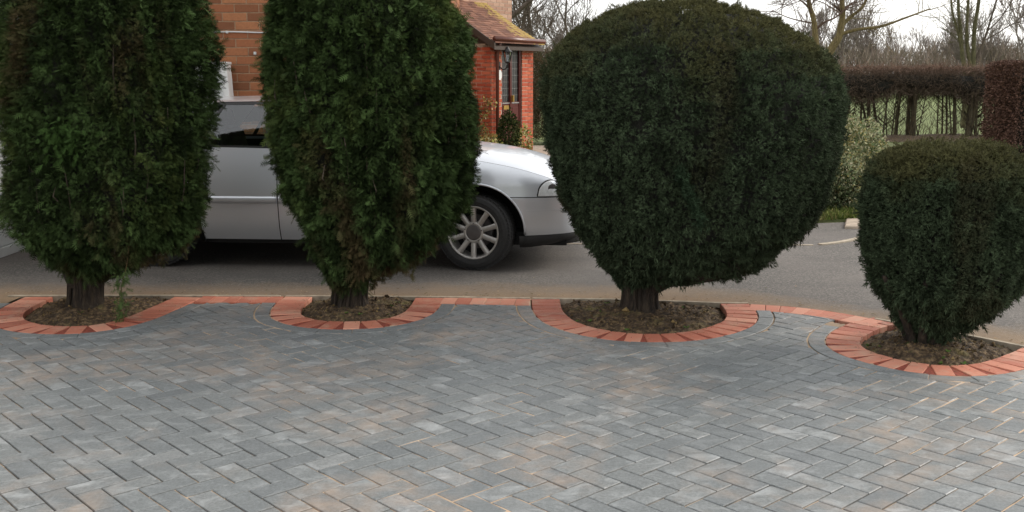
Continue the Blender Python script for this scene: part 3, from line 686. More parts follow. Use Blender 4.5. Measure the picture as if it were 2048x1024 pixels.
def cypress(base, prof, cy, lab, seed, n=72000, clump=None):
    root = empty('cypress_tree', base, label=lab, cat='tree', group='leafy cypress trees clipped into columns')
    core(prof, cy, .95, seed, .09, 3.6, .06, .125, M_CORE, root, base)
    z, r, cx, dr, th = crown_surface(prof, cy, .95, n, seed, .07, 3.2)
    # fewer on the far side
    k = (np.sin(th) < .35) | (rs.uniform(size=len(th)) < .5); z, r, cx, dr, th = z[k], r[k], cx[k], dr[k], th[k]
    P, Nv, d = surf(z, r, cx, dr, th, cy, .95, seed, .09, 3.6, .06, -.012)
    fine = nz(P, 11, seed + 1, 3)
    M = 2300; ci, cd, cr = clumps(P + rs.normal(0, .006, P.shape), Nv, M, np.array((1, 1, .62)), seed); rc = .034 + .030 * cr[ci, 0]
    q_ = np.clip(cd / rc, 0, 1.6); bul = (.034 + .05 * cr[ci, 1] ** 3) * (1 - q_ ** 2)
    P = P + Nv * (bul - np.clip(rs.exponential(.012, len(P)), 0, .06) + .018 * fine - .03)[:, None]; P[:, 2] -= np.clip(q_, 0, 1) * .012
    kp = (q_ < 1.25) | (rs.uniform(size=len(P)) < .3); P, Nv, z, fine, ci, cr_, q_ = P[kp], Nv[kp], z[kp], fine[kp], ci[kp], cr[ci][kp], q_[kp]
    patch = np.clip(nz(P * (1, 1, .7), 3.4, seed + 3, 3), -1, 1)
    col = np.tile(np.array((.036, .058, .019)), (len(P), 1)) * rs.uniform(.7, 1.3, (len(P), 1)) * (.35 + 1.6 * cr_[:, 2:3] ** 1.3)
    col = colmix(col, np.array((.095, .122, .034)) * rs.uniform(.7, 1.3, (len(P), 1)), np.clip(patch * 1.1 - .3 + .7 * (cr_[:, 3] - .5), 0, .8))
    lowness = np.clip((.85 - (z - prof[0][0])) / .8, 0, 1)
    br = np.clip(nz(P * (1.3, 1.3, .35), 5, seed + 4, 3) * 1.3 - .25 + lowness * .3, 0, .8)
    col = colmix(col, np.array((.085, .056, .030)) * rs.uniform(.5, 1.4, (len(P), 1)), br)
    mb = MB(); size = rs.uniform(.018, .040, len(P)); col = np.maximum(col, .003)
    scatter(mb, P, Nv * .8, FR[0], FR[1], size, -.25, .55, col)
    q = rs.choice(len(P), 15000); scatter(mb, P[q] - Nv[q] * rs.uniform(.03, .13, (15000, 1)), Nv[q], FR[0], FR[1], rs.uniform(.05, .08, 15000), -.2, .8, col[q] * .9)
    # a few fronds standing proud of the outline
    q = rs.choice(len(P), 1500); scatter(mb, P[q] + Nv[q] * .012, Nv[q], FR[0], FR[1], rs.uniform(.045, .085, 1500), -.35, .5, col[q] * 1.15)
    if clump is not None:
        m = 260; c = np.array(clump[0]); dv = rs.normal(0, 1, (m, 3)) * clump[1]; scatter(mb, c + dv, np.tile(np.array((.3, -1, .1)), (m, 1)), FR[0], FR[1], rs.uniform(.03, .07, m), -.5, .5, np.array((.045, .085, .022)) * rs.uniform(.6, 1.3, (m, 1)))
    mb.obj('foliage', M_LEAF, root, base=base)
    # twigs showing through
    tb = MB()
    for _ in range(110):
        k = rs.randint(len(P)); p = P[k] - Nv[k] * .05; 
        if p[2] > prof[0][0] + 1.3: continue
        e = p + np.array([Nv[k][0] * .05, Nv[k][1] * .05, rs.uniform(.12, .35)]); mid = (p + e) / 2 + Nv[k] * .03 + rs.normal(0, .012, 3); addtube(tb, [p, mid, e], [.006, .005, .003], 4)
    tag(tb.obj('bare_twigs', M_TWIG, root, base=base), kind='stuff')
    return root
B1 = (-2.98, 7.04, -.02); B2_ = (-1.13, 7.06, -.02); B3 = (.87, 6.93, -.02); B4 = (2.47, 6.04, -.02)
r1 = cypress(B1, b1, 7.06, 'leftmost leafy dark green cypress with a bright green shoot hanging low over its bed', 1, clump=((-2.74, 6.36, 1.22), (.075, .04, .06)))
trunk(r1, B1, -2.98, 7.04, -.05, .45, .10, .115, (.05, 0), 1, .3)
r2 = cypress(B2_, b2, 7.08, 'tall leafy green cypress column standing in front of the silver car door and wheel', 2)
trunk(r2, B2_, -1.14, 7.06, -.05, .4, .105, .125, (.03, 0), 4, .3)
# limbs flaring from the trunks into the crown
for rt_, bs, dirs in ((r1, B1, [(.45, .1), (-.15, .3), (.7, -.05)]), (r2, B2_, [(.45, .05), (-.2, .2), (.3, -.1)])):
    for dx, dz in dirs:
        lb = MB(); p0 = np.array(bs) + (0, -.03, .18); addtube(lb, catmull([p0, p0 + (dx * .35, -.05, .13), p0 + (dx * .8, -.1, .42 + dz)], 5), np.linspace(.06, .03, 11), 7); lb.obj('limb', M_BARK, rt_, base=bs, smooth=True)
# the bright hanging shoot
hs = MB(); pth = catmull([(-2.48, 6.62, .52), (-2.50, 6.60, .38), (-2.54, 6.60, .25), (-2.56, 6.62, .12), (-2.585, 6.64, -.005)], 6)
addtube(hs, pth, .0035, 4, col=(.12, .08, .04)); m = 260; k = rs.randint(7, len(pth), m)
scatter(hs, pth[k] + rs.normal(0, 1, (m, 3)) * (.008 + .018 * np.abs(np.sin(k * .9)))[:, None], np.tile(np.array((0, -.3, -1.)), (m, 1)), FR[0], FR[1], rs.uniform(.02, .045, m), 0, .7, np.array((.075, .115, .038)) * rs.uniform(.6, 1.4, (m, 1)))
hs.obj('hanging_shoot', M_LEAF, r1, base=B1)

def yew(base, prof, cy, lab, seed, n, size, inset_lump=.028, M=3600):
    root = empty('yew_tree', base, label=lab, cat='tree', group='round clipped yew trees')
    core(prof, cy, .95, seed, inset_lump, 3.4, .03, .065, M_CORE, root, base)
    z, r, cx, dr, th = crown_surface(prof, cy, .95, n, seed, .03, 4.5)
    k = (np.sin(th) < .35) | (rs.uniform(size=len(th)) < .5); z, r, cx, dr, th = z[k], r[k], cx[k], dr[k], th[k]
    P, Nv, d = surf(z, r, cx, dr, th, cy, .95, seed, inset_lump, 3.4, .03, 0)
    fine = nz(P * (1, 1, .6), 15, seed + 1, 3)
    ci, cd, cr = clumps(P + rs.normal(0, .004, P.shape), Nv, M, np.array((1, 1, .6)), seed); rc = .026 + .020 * cr[ci, 0]; q_ = np.clip(cd / rc, 0, 1.6)
    bul = (.018 + .04 * cr[ci, 1] ** 6) * (1 - q_ ** 2)
    P = P + Nv * (bul - np.clip(rs.exponential(.008, len(P)), 0, .05) + .016 * fine - .008)[:, None]
    kp = (q_ < 1.25) | (rs.uniform(size=len(P)) < .35); P, Nv, z, fine, cr_ = P[kp], Nv[kp], z[kp], fine[kp], cr[ci][kp]
    zt = (z - prof[0][0]) / (prof[-1][0] - prof[0][0])
    topm = np.clip(nz(P, 4, seed + 2, 3) * .5 + (Nv[:, 2] - .25) * 1.3, 0, .85)     # bronzed clipped tips; upward faces also painted lighter, as if skylit
    col = np.tile(np.array((.043, .060, .033)), (len(P), 1)) * rs.uniform(.65, 1.35, (len(P), 1)) * (.55 + 1.1 * cr_[:, 2:3])
    col = colmix(col, np.array((.098, .092, .038)) * rs.uniform(.6, 1.4, (len(P), 1)), topm)
    col = colmix(col, np.array((.062, .050, .028)) * rs.uniform(.5, 1.4, (len(P), 1)), np.clip(nz(P * (1.2, 1.2, .22), 5.5, seed + 4, 3) * 1.0 - .45 + .3 * np.clip(Nv[:, 0], 0, 1), 0, .5))  # brown patches; right-facing side painted browner, as if caught by the sun
    mb = MB(); scatter(mb, P, Nv * .7, TF[0], TF[1], rs.uniform(size * .7, size * 1.35, len(P)), .25, .55, np.maximum(col, .003))
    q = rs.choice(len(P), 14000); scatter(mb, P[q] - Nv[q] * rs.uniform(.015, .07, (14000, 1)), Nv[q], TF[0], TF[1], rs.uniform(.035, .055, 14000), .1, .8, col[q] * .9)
    # shoots growing ragged from the underside
    low = np.where((Nv[:, 2] < -.3) & (zt < .3))[0]
    if len(low) > 50:
        q = rs.choice(low, 700); scatter(mb, P[q], Nv[q] * .4 + (0, 0, -.6), TF[0], TF[1], rs.uniform(size, size * 2.6, 700), -.3, .5, col[q] * .9)
    mb.obj('foliage', M_LEAF, root, base=base)
    return root, P, Nv
r3, P3, N3 = yew(B3, b3, 6.98, 'largest yew, a broad round dark ball on one short trunk', 5, 100000, .028, .045)
trunk(r3, B3, .87, 6.93, -.05, .42, .108, .115, (.01, 0), 7, .28)
for dx, dy in ((.55, -.05), (.28, -.12), (-.22, -.08)):
    lb = MB(); p0 = np.array(B3) + (0, -.02, .15); addtube(lb, catmull([p0, p0 + (dx * .4, dy, .12), p0 + (dx, dy * 2, .34)], 5), np.linspace(.06, .03, 11), 7); lb.obj('limb', M_BARK, r3, base=B3, smooth=True)
sp = MB(); m = 260; q = rs.uniform(0, 1, m); ctr = np.c_[.98 + .16 * q, 6.98 - .86 + .02 * q, 1.06 - .36 * q]
scatter(sp, ctr + rs.normal(0, .016, (m, 3)), np.tile(np.array((.2, -1., .2)), (m, 1)), TF[0], TF[1], rs.uniform(.03, .06, m), .1, .5, np.array((.035, .058, .032)) * rs.uniform(.6, 1.4, (m, 1)))
sp.obj('stray_shoots', M_LEAF, r3, base=B3)
r4, P4, N4 = yew(B4, b4, 6.08, 'smallest yew, a squat rounded shrub tapering to a many-stemmed base at the right edge', 9, 46000, .024, .03, 1700)
for q in range(9):
    a = q * .7 + rs.uniform(-.2, .2); lb = MB(); p0 = np.array([2.47 + .045 * math.cos(a), 6.04 + .045 * math.sin(a), -.05]); dx, dy = math.cos(a), math.sin(a)
    addtube(lb, catmull([p0, p0 + (dx * .05, dy * .05, .12), p0 + (dx * .14, dy * .14, .28), p0 + (dx * .28, dy * .28, .5)], 5), np.linspace(.034, .016, 16), 6); lb.obj('stem', M_BARK, r4, base=B4, smooth=True)

# ------------------------------------------------------------------ silver car
CY = R(-4.0); car_base = (-.30 + .90 * math.sin(-CY) * -1 * -1, 8.46 + .87 * math.cos(CY), 0)
car = empty('parked_car', (-.30 - .86 * math.sin(CY) * 1, 8.46 + .87 * math.cos(CY), 0), CY, label='silver saloon car parked across the road behind the two leafy cypresses', cat='car')
# local: x forward (0 at front axle), -y is the near side, z up
ZB = ([-3.76, -3.7, -3.4, -2.9, -2.2, -1.65, -1.0, -.5, -.1, .15, .35, .5, .65, .78, .88, .93], [.72, .90, .99, 1.01, 1.01, 1.0, .985, .965, .925, .885, .845, .80, .75, .69, .64, .61])
ZC = ([-3.76, -3.7, -3.4, -3.0, -.5, -.1, .15, .35, .5, .65, .78, .88, .93], [.74, 1.0, 1.07, 1.09, 1.03, .995, .965, .925, .885, .83, .76, .69, .64])
WP = ([-3.78, -3.765, -3.72, -3.6, -3.3, -2.9, -.2, .15, .4, .6, .75, .84, .89, .92, .935], [0, .5, .84, .93, .98, 1, 1, .995, .975, .93, .86, .76, .60, .38, 0])
VZ = ([.16, .24, .33, .45, .60, .72, .85, 1.02], [.78, .83, .865, .885, .900, .895, .872, .825])
def ss(x): return x * x * (3 - 2 * x)
_wpx = np.linspace(-3.78, .935, 600); _wpy = np.interp(_wpx, *WP); _kk = np.ones(13) / 13
_wps = np.convolve(np.pad(_wpy, 6, "edge"), _kk, 'valid'); _m = (_wpx > .86) | (_wpx < -3.7); _wps[_m] = _wpy[_m]
def wplan(u): return np.interp(u, _wpx, _wps)
def sm(tab, u):
    return (np.interp(u, *tab) + np.interp(u - .06, *tab) + np.interp(u + .06, *tab)) / 3
def vside(u, z):
    zb = sm(ZB, u); q = np.clip((z - (zb - .12)) / .12, 0, 1)
    return wplan(u) * (np.interp(z, *VZ) - .035 * q * q * (u > -.6))
AR = .405
def arch(u):
    z = np.full(np.shape(u), -1.); 
    for c in (0, -2.71):
        d = AR ** 2 - (u - c) ** 2; z = np.maximum(z, np.where(d > 0, .315 + np.sqrt(np.maximum(d, 0)), -1))
    return z
def zlow(u): return np.where(u > .3, .285 + .02 * np.clip((u - .3) / .6, 0, 1), np.where(u < -3.1, .30, .235))
def panel(name, us, rowfn, m, parent=car, smooth=True):
    """both-side panel: rowfn(u) -> list of (v,z) points; mirrored copy included"""
    mbx = []
    for sgn in (-1, 1):
        rows = [rowfn(u) for u in us]; V = np.array([[(u, sgn * v, z) for v, z in r] for u, r in zip(us, rows)]); a, b = V.shape[:2]
        i = (np.arange(a - 1)[:, None] * b + np.arange(b - 1)[None]).ravel(); F = np.stack([i, i + 1, i + b + 1, i + b], -1)
        if sgn > 0: F = F[:, ::-1]
        V = V.reshape(-1, 3); q = V[F]; ok = (np.linalg.norm(q[:, 0] - q[:, 2], axis=1) > 1e-4)
        mb = MB().add(V, F4=F[ok]); o = mb.obj(name, m, parent, smooth=smooth); mbx.append(o)
    return mbx
def srows(u, za, zb, n=10):
    return [(float(vside(u, z)), float(z)) for z in np.linspace(za, zb, n)]
def uu(a, b, n): return np.linspace(a, b, n)
def lowrow(zt):
    def f(u):
        lo = float(np.maximum(zlow(u), arch(u))); hi = zt(u) if callable(zt) else zt
        lo = min(lo, hi); r = srows(u, lo, hi, 14)
        return r
    return f
zbf = lambda u: float(sm(ZB, u))
SEAM = .612
def archdense(a, b, n):
    return np.sort(np.concatenate([uu(a, b, n), [x for c in (0, -2.71) for x in (c - AR * np.cos(np.linspace(0, math.pi, 40))) if a < x < b]]))
# bumper, fender, doors, quarter
panel('front_bumper', np.concatenate([archdense(.245, .80, 26), uu(.81, .934, 34)]), lambda u: srows(u, min(float(max(zlow(u), arch(u))), SEAM - .004), SEAM - .004, 14), M_PAINT)
def fend(u):
    lo = float(max(arch(u), SEAM + .003)) if u > .0 else float(max(arch(u), zlow(u)))
    return srows(u, lo, zbf(u) - .002, 14)
panel('front_wing', np.concatenate([archdense(-.595, .80, 50), uu(.81, .934, 30)]), fend, M_PAINT)
panel('front_door', archdense(-1.645, -.603, 24), lowrow(lambda u: zbf(u) - .002), M_PAINT)
panel('rear_door', archdense(-2.62, -1.653, 40), lowrow(lambda u: zbf(u) - .002), M_PAINT)
panel('rear_quarter', np.concatenate([uu(-3.779, -3.71, 26), archdense(-3.70, -2.628, 44)]), lowrow(lambda u: zbf(u) - .002), M_PAINT)
def hoodrow(u):
    zb, zc = zbf(u), float(sm(ZC, u)); w = float(vside(u, zb))
    return [(w * f, zb + (zc - zb) * g) for f, g in ((1, 0), (.985, .10), (.95, .27), (.88, .48), (.78, .68), (.62, .85), (.42, .95), (.2, .99), (0, 1))]
panel('bonnet', np.concatenate([uu(-.50, .80, 40), uu(.81, .934, 26)]), hoodrow, M_PAINT)
panel('boot_lid', np.concatenate([uu(-3.779, -3.71, 22), uu(-3.70, -2.98, 20)]), hoodrow, M_PAINT)
# dark inner shell just inside the panels
panel('inner_shell', np.concatenate([uu(-3.74, -3.6, 8), archdense(-3.58, .88, 90)]), lambda u: [(max(0, float(vside(u, z)) - .03), float(z)) for z in np.linspace(min(float(max(.2, arch(u) + .01)), zbf(u) - .05), zbf(u) - .03, 8)], M_DARK)
mb = MB()
addbox(mb, -3.6, .75, -.70, .70, .19, .30); addbox(mb, -2.25, -.45, -.80, .80, .20, .60)
addbox(mb, -3.5, -3.1, -.80, .80, .24, .8); addbox(mb, .44, .7, -.72, .72, .3, .58); mb.obj('underbody', M_DARK, car)
for c in (0, -2.71):
    for sgn in (-1, 1):
        th = np.linspace(-.25, math.pi + .25, 26); a = np.stack([c + (AR + .012) * np.cos(th), np.full(26, sgn * .845), .315 + (AR + .012) * np.sin(th)], -1); b = a.copy(); b[:, 1] = sgn * .50
        V = np.concatenate([a, b]); i = np.arange(25); mb = MB().add(V, F4=np.stack([i, i + 1, i + 27, i + 26], -1), FN=[list(range(26, 52))]); mb.obj('wheel_arch_liner', M_DARK, car)
# arch lip
for c in (0, -2.71):
    for sgn in (-1, 1):
        th = np.linspace(.0, math.pi, 40) if c else np.linspace(-.03, math.pi, 40); up_ = c + AR * np.cos(th); zz = .315 + AR * np.sin(th); ok = zz > .27
        a = np.stack([up_, sgn * (np.array([vside(x, z) for x, z in zip(up_, zz)]) + .002), zz], -1)[ok]; addp = MB(); addtube(addp, a, .009, 6); addp.obj('arch_lip', M_PAINT, car, smooth=True)
# rub strips, sills, lower lip
for a, b in ((-2.37, -1.66), (-1.64, -.62)):
    for sgn in (-1, 1):
        us = uu(a, b, 12); pr = [(0, .545), (.012, .552), (.016, .585), (.006, .603), (-.004, .606)]
        V = np.array([[(u, sgn * (vside(u, z) + d), z) for d, z in pr] for u in us]); n = len(pr); i = (np.arange(11)[:, None] * n + np.arange(n - 1)[None]).ravel(); F = np.stack([i, i + 1, i + n + 1, i + n], -1)
        if sgn > 0: F = F[:, ::-1]
        MB().add(V.reshape(-1, 3), F4=F).obj('rub_strip', M_PAINT, car, smooth=True)
def lip(u):
    t = np.clip((u - .4) / .5, 0, 1); zt = float(zlow(u)) - .003; zz = float(.185 + .09 * t ** 1.5); return [(float(vside(u, zt)) - .002, zt), (float(vside(u, zt)) + .008 * (1 - t), (zt + zz) / 2), (float(vside(u, zt)) - .03, zz), (0, zz + .01)]
panel('front_lip', np.concatenate([uu(.36, .80, 16), uu(.81, .933, 26)]), lip, M_BLACK)
panel('bumper_crease', np.concatenate([uu(.415, .80, 16), uu(.81, .925, 20)]), lambda u: [(float(vside(u, .497)) + .001, .497), (float(vside(u, .502)) + .0025, .5025), (float(vside(u, .508)) + .001, .508)], M_PAINT)
panel('fog_lamp', np.concatenate([uu(.80, .86, 8)]), lambda u: [(float(vside(u, z)) + .004, z) for z in (.335, .36, .40, .43)], M_BLACK)
# headlamps: black rim, reflector, lens
def hl(off, zpad, u0):
    def f(u):
        t = np.clip((u - u0) / .11, 0, 1); h = math.sqrt(max(0, 1 - (1 - t) ** 2)); top = .625 + (.122 * h) - .10 * max(0, u - .62) + zpad; bot = .622 - zpad * .6
        top = min(top, zbf(u) - .006 + zpad * .3); top = max(top, bot + .001)
        return [(float(vside(u, z)) + off, float(z)) for z in np.linspace(bot, top, 7)]
    return f
hu = lambda u0: np.concatenate([u0 + np.linspace(0, .11, 12) ** 1.0, uu(u0 + .12, .80, 10), uu(.81, .90, 12)])
panel('headlamp_rim', hu(.505), hl(.003, .008, .505), M_BLACK)
panel('headlamp', hu(.515), hl(.006, 0, .515), M_LAMP)
panel('headlamp_lens', hu(.519), hl(.010, -.004, .519), M_CLEAR)
for sgn in (-1, 1):
    for du, dz, rr in ((.63, .685, .035), (.72, .678, .042)):
        lb = MB(); v = float(vside(du, dz)) + .004; th = np.linspace(0, 2 * math.pi, 14, endpoint=False)
        lb.add([(du + rr * math.cos(t), sgn * (float(vside(du + rr * math.cos(t), dz)) + .0075), dz + rr * math.sin(t)) for t in th], FN=[list(range(14))]); lb.obj('lamp_bulb_cover', M_CAP, car)
for sgn in (-1, 1):
    for u0 in (-1.50, -2.46):
        V, F = bevbox(-.085, .085, -.012, .012, -.018, .018, .006); v = float(vside(u0, .86)) + .014; MB().add(V + (u0, sgn * v, .86), FN=F).obj('door_handle', M_PAINT, car, smooth=False)
    V, F = bevbox(-.06, .06, -.10, .10, -.065, .065, .028); mb = MB(); mb.add(V + (-.86, sgn * .955, 1.06), FN=F); addbox(mb, -.90, -.84, min(sgn * .80, sgn * .88), max(sgn * .80, sgn * .88), 1.0, 1.03); mb.obj('wing_mirror', M_PAINT, car, smooth=False)
# grille at the nose
gr = MB()
for k in range(7): addbox(gr, .905, .945, -.26, .26, .42 + k * .03, .432 + k * .03)
gr.obj('grille', M_BLACK, car)
# greenhouse
def ringpt(s, top):
    """s 0..1 from windscreen centre round the near side to rear centre"""
    if not top: P = [(-.44, 0), (-.48, .45), (-.60, .76), (-.70, .805), (-1.65, .815), (-2.5, .80), (-2.98, .74), (-3.08, .45), (-3.12, 0)]
    else: P = [(-1.17, 0), (-1.20, .40), (-1.28, .575), (-1.36, .605), (-1.72, .625), (-2.2, .61), (-2.45, .56), (-2.55, .38), (-2.58, 0)]
    return np.array([np.interp(s, RS, [p[0] for p in P]), np.interp(s, RS, [p[1] for p in P])])
RS = [0, .12, .2, .235, .5, .74, .84, .92, 1]
def ghp(s, t):
    a, b = ringpt(s, 0), ringpt(s, 1); p = a * (1 - t) + b * t; z0 = np.interp(s, [0, .2, .5, .84, 1], [1.035, .985, .998, 1.01, 1.09]); z1 = np.interp(s, [0, .2, .5, .84, 1], [1.405, 1.375, 1.385, 1.37, 1.39])
    bulge = .03 * math.sin(math.pi * t); d = np.array([0 if .15 < s < .9 else (1 if s <= .15 else -1), 1 if .15 < s < .9 else 0]); p = p + d * bulge
    return p[0], p[1], z0 + (z1 - z0) * t
def ghpanel(name, s0, s1, t0, t1, m, off=0):
    for sgn in (-1, 1):
        n = max(3, int((s1 - s0) / .02) + 2); V = []
        for s in np.linspace(s0, s1, n):
            for t in np.linspace(t0, t1, 7):
                x, y, z = ghp(s, t); V.append((x, sgn * (y + (off if .15 < s < .9 else 0)), z))
        i = (np.arange(n - 1)[:, None] * 7 + np.arange(6)[None]).ravel(); F = np.stack([i, i + 7, i + 8, i + 1], -1)
        if sgn < 0: F = F[:, ::-1]
        MB().add(V, F4=F).obj(name, m, car, smooth=True)
ghpanel('windscreen', 0, .165, .03, .97, M_GLASS); ghpanel('windscreen_pillar', .165, .245, 0, 1, M_PAINT)
ghpanel('window_seal', .245, .76, 0, .05, M_BLACK); ghpanel('window_seal', .245, .76, .93, .985, M_BLACK, .002)
ghpanel('front_side_window', .245, .505, .05, .93, M_GLASS); ghpanel('door_pillar', .505, .530, .05, .93, M_BLACK, .004)
ghpanel('rear_side_window', .530, .70, .05, .93, M_GLASS); ghpanel('door_pillar', .70, .712, .05, .93, M_BLACK, .004); ghpanel('quarter_window', .712, .76, .05, .8, M_GLASS)
ghpanel('rear_pillar', .76, .88, 0, 1, M_PAINT); ghpanel('rear_window', .88, 1, .03, .97, M_GLASS)
V = []; n = 40; ss_ = np.linspace(0, 1, n)
for sgn in (-1, 1):
    V = []
    for s in ss_:
        x, y, z = ghp(s, 1)
        for t, zz in ((0, 0), (.06, .008), (.15, .014), (.35, .022), (.6, .028), (.8, .031), (1, .032)):
            cxr = -1.85; V.append((x + (cxr - x) * t, sgn * y * (1 - t), z + (zz * 1.0) + (1.385 - z) * t))
    i = (np.arange(n - 1)[:, None] * 7 + np.arange(6)[None]).ravel(); F = np.stack([i, i + 7, i + 8, i + 1], -1)
    if sgn < 0: F = F[:, ::-1]
    MB().add(V, F4=F).obj('roof', M_PAINT, car, smooth=True)
# seats
for x, y in ((-1.5, .38), (-1.5, -.38), (-2.35, .38), (-2.35, -.38)):
    sb = MB(); M = Matrix.Translation((x, y, .62)) @ Matrix.Rotation(R(-14), 4, 'Y')
    for V, F in (bevbox(-.06, .06, -.24, .24, 0, .50, .04), bevbox(-.045, .045, -.13, .13, .53, .69, .03)): sb.add(V @ np.array(M)[:3, :3].T + np.array(M)[:3, 3], FN=F)
    sb.obj('seat', M_SEAT, car, smooth=False)
mb = MB(); addbox(mb, -3.05, -.6, -.76, .76, .60, .64); mb.obj('cabin_floor', M_SEAT, car)
# wheels
def lathe(prof, n, M):
    prof = np.array(prof); th = np.linspace(0, 2 * math.pi, n, endpoint=False); V = []
    for r, y in prof: V.append(np.stack([r * np.cos(th), np.full(n, y), r * np.sin(th)], -1))
    V = np.concatenate(V); m = len(prof); i = (np.arange(m - 1)[:, None] * n + np.arange(n)[None]); j = (np.arange(m - 1)[:, None] * n + (np.arange(n) + 1)[None] % n)
    F = np.stack([i, i + n, j + n, j], -1).reshape(-1, 4); return V @ np.array(M)[:3, :3].T + np.array(M)[:3, 3], F
def wheel(x, side, steer):
    """wheel root; local -y is the outer face"""
    root = empty('wheel', (x, side * .775, .315)); root.parent = car; root.rotation_euler = (0, 0, steer + (math.pi if side > 0 else 0)); I = Matrix.Identity(4)
    tp = [(.222, -.095), (.232, -.108), (.262, -.112), (.290, -.104), (.306, -.088), (.3145, -.07), (.3145, .07), (.306, .09), (.285, .104), (.23, .10), (.222, .09)]
    V, F = lathe(tp, 64, I); t = MB().add(V, F4=F)
    for k in range(64):      # tread blocks
        a = k * 2 * math.pi / 64
        for y0, y1, sk in ((-.092, -.050, .018), (-.042, -.004, -.01), (.004, .042, .01), (.050, .088, -.018)):
            Mx = Matrix.Rotation(a + sk, 4, 'Y'); addbox(t, -.011, .011, y0, y1, .30, .3185 if abs(y0) < .06 and abs(y1) < .06 else .3165, Mx)
    t.obj('tyre', M_RUBBER, root, smooth=False)
    V, F = lathe([(.226, -.096), (.224, -.104), (.216, -.106), (.209, -.100), (.203, -.080), (.198, -.03), (.198, .08)], 64, I); MB().add(V, F4=F).obj('rim', M_ALLOY, root, smooth=True)
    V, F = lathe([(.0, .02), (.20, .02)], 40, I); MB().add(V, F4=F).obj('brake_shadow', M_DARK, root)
    V, F = lathe([(.0, -.01), (.14, -.01), (.145, .01)], 40, I); MB().add(V, F4=F).obj('brake_disc', M_CAP, root)
    sb = MB(); nS = 6
    pr = [(.075, .024, -.088), (.10, .023, -.092), (.14, .0225, -.097), (.18, .023, -.100), (.213, .027, -.098)]
    Vs = []
    for r, w, y in pr: Vs += [(-w, y + .022, -r), (-w * .82, y, -r), (w * .82, y, -r), (w, y + .022, -r)]
    Fs = [[i * 4 + j, i * 4 + j + 1, i * 4 + j + 5, i * 4 + j + 4] for i in range(4) for j in range(3)]; sme = MB().add(Vs, F4=Fs).mesh('spoke', M_ALLOY, True)
    for k in range(10): place('spoke', sme, root, (0, 0, 0), rot=(0, k * math.pi / 5, 0))
    V, F = lathe([(.0, -.094), (.05, -.093), (.062, -.090), (.066, -.084)], 40, I); MB().add(V, F4=F).obj('hub_cap', M_CAP, root, smooth=True)
    V, F = lathe([(.062, -.086), (.070, -.092), (.085, -.090), (.092, -.078), (.092, -.05)], 48, I); MB().add(V, F4=F).obj('hub_ring', M_ALLOY, root, smooth=True)
    for k in range(5):
        a = k * 2 * math.pi / 5 + .3; bm = MB(); V, F = lathe([(0, -.097), (.0055, -.096), (.007, -.088)], 8, Matrix.Translation((.077 * math.cos(a), 0, .077 * math.sin(a)))); bm.add(V, F4=F).obj('bolt', M_CAP, root)
    return root
wheel(0, -1, R(-13)); wheel(0, 1, R(-13)); wheel(-2.71, -1, 0); wheel(-2.71, 1, 0)

# ------------------------------------------------------------------ brick walls
def brick_wall(root, base, O, ex, L, z0, z1, pl, ph, focus, m, mort, nmax, thick=.10, stuffname='far_bricks', joined_only=False, jt=.010, end_nudge=0):
    """wall face from point O along unit ex; individual bricks nearest to focus point become parts"""
    ex = np.array(ex, float); out = np.array([ex[1], -ex[0]])    # outward = right of direction
    base = np.array(base); rows = int((z1 - z0) / ph); lst = []
    for r in range(rows):
        x = -(pl / 2 if r % 2 else 0)
        while x < L - 1e-6:
            a = max(x, 0); b = min(x + pl, L)
            if b - a > .03: lst.append((a + (jt / 2 if a > 0 else 0), b - (jt / 2 if b < L else 0), z0 + r * ph, abs(b - a - pl) < 1e-6))
            x += pl
    meshes = {}
    ang = math.atan2(ex[1], ex[0])
    def key(q): 
        c = O[:2] + ex * (q[0] + q[1]) / 2; return np.hypot(*(np.array([c[0], c[1]]) - focus[:2])) + abs(q[2] - focus[2])
    ind = set()
    if not joined_only:
        order = sorted([i for i, q in enumerate(lst) if q[3]], key=lambda i: key(lst[i]))[:nmax]; ind = set(order)
        vm = []
        for t in np.linspace(0, 1, 8):
            V, F = bevbox(0, pl - jt, -.006, thick, 0, ph - jt, .003); vm.append(MB().add(V, FN=F, tint=float(t)).mesh('brick', m))
        for i in order:
            a, b, z, full = lst[i]; c = np.array([*(O[:2] + ex * a - out * rs.uniform(-.001, .0015)), z]) - base
            place('brick', vm[rs.randint(8)], root, tuple(c), ang)
    mb = MB(); Rm = np.array([[ex[0], -out[0], 0], [ex[1], -out[1], 0], [0, 0, 1]])
    for i, (a, b, z, full) in enumerate(lst):
        if i in ind: continue
        V = box(a, b, -.006 + rs.uniform(-.001, .001), thick * .5, z, z + ph - jt); mb.add(V @ Rm.T + np.array([O[0], O[1], 0]) - base, F4=BOXF, tint=float(rs.uniform()))
    tag(mb.obj(stuffname, m, root), kind='stuff')
    mm = MB(); V = box(0, L, .0, thick + .1, z0, z1); mm.add(V @ Rm.T + np.array([O[0], O[1], 0]) - base, F4=BOXF); mm.obj('mortar', mort, root)
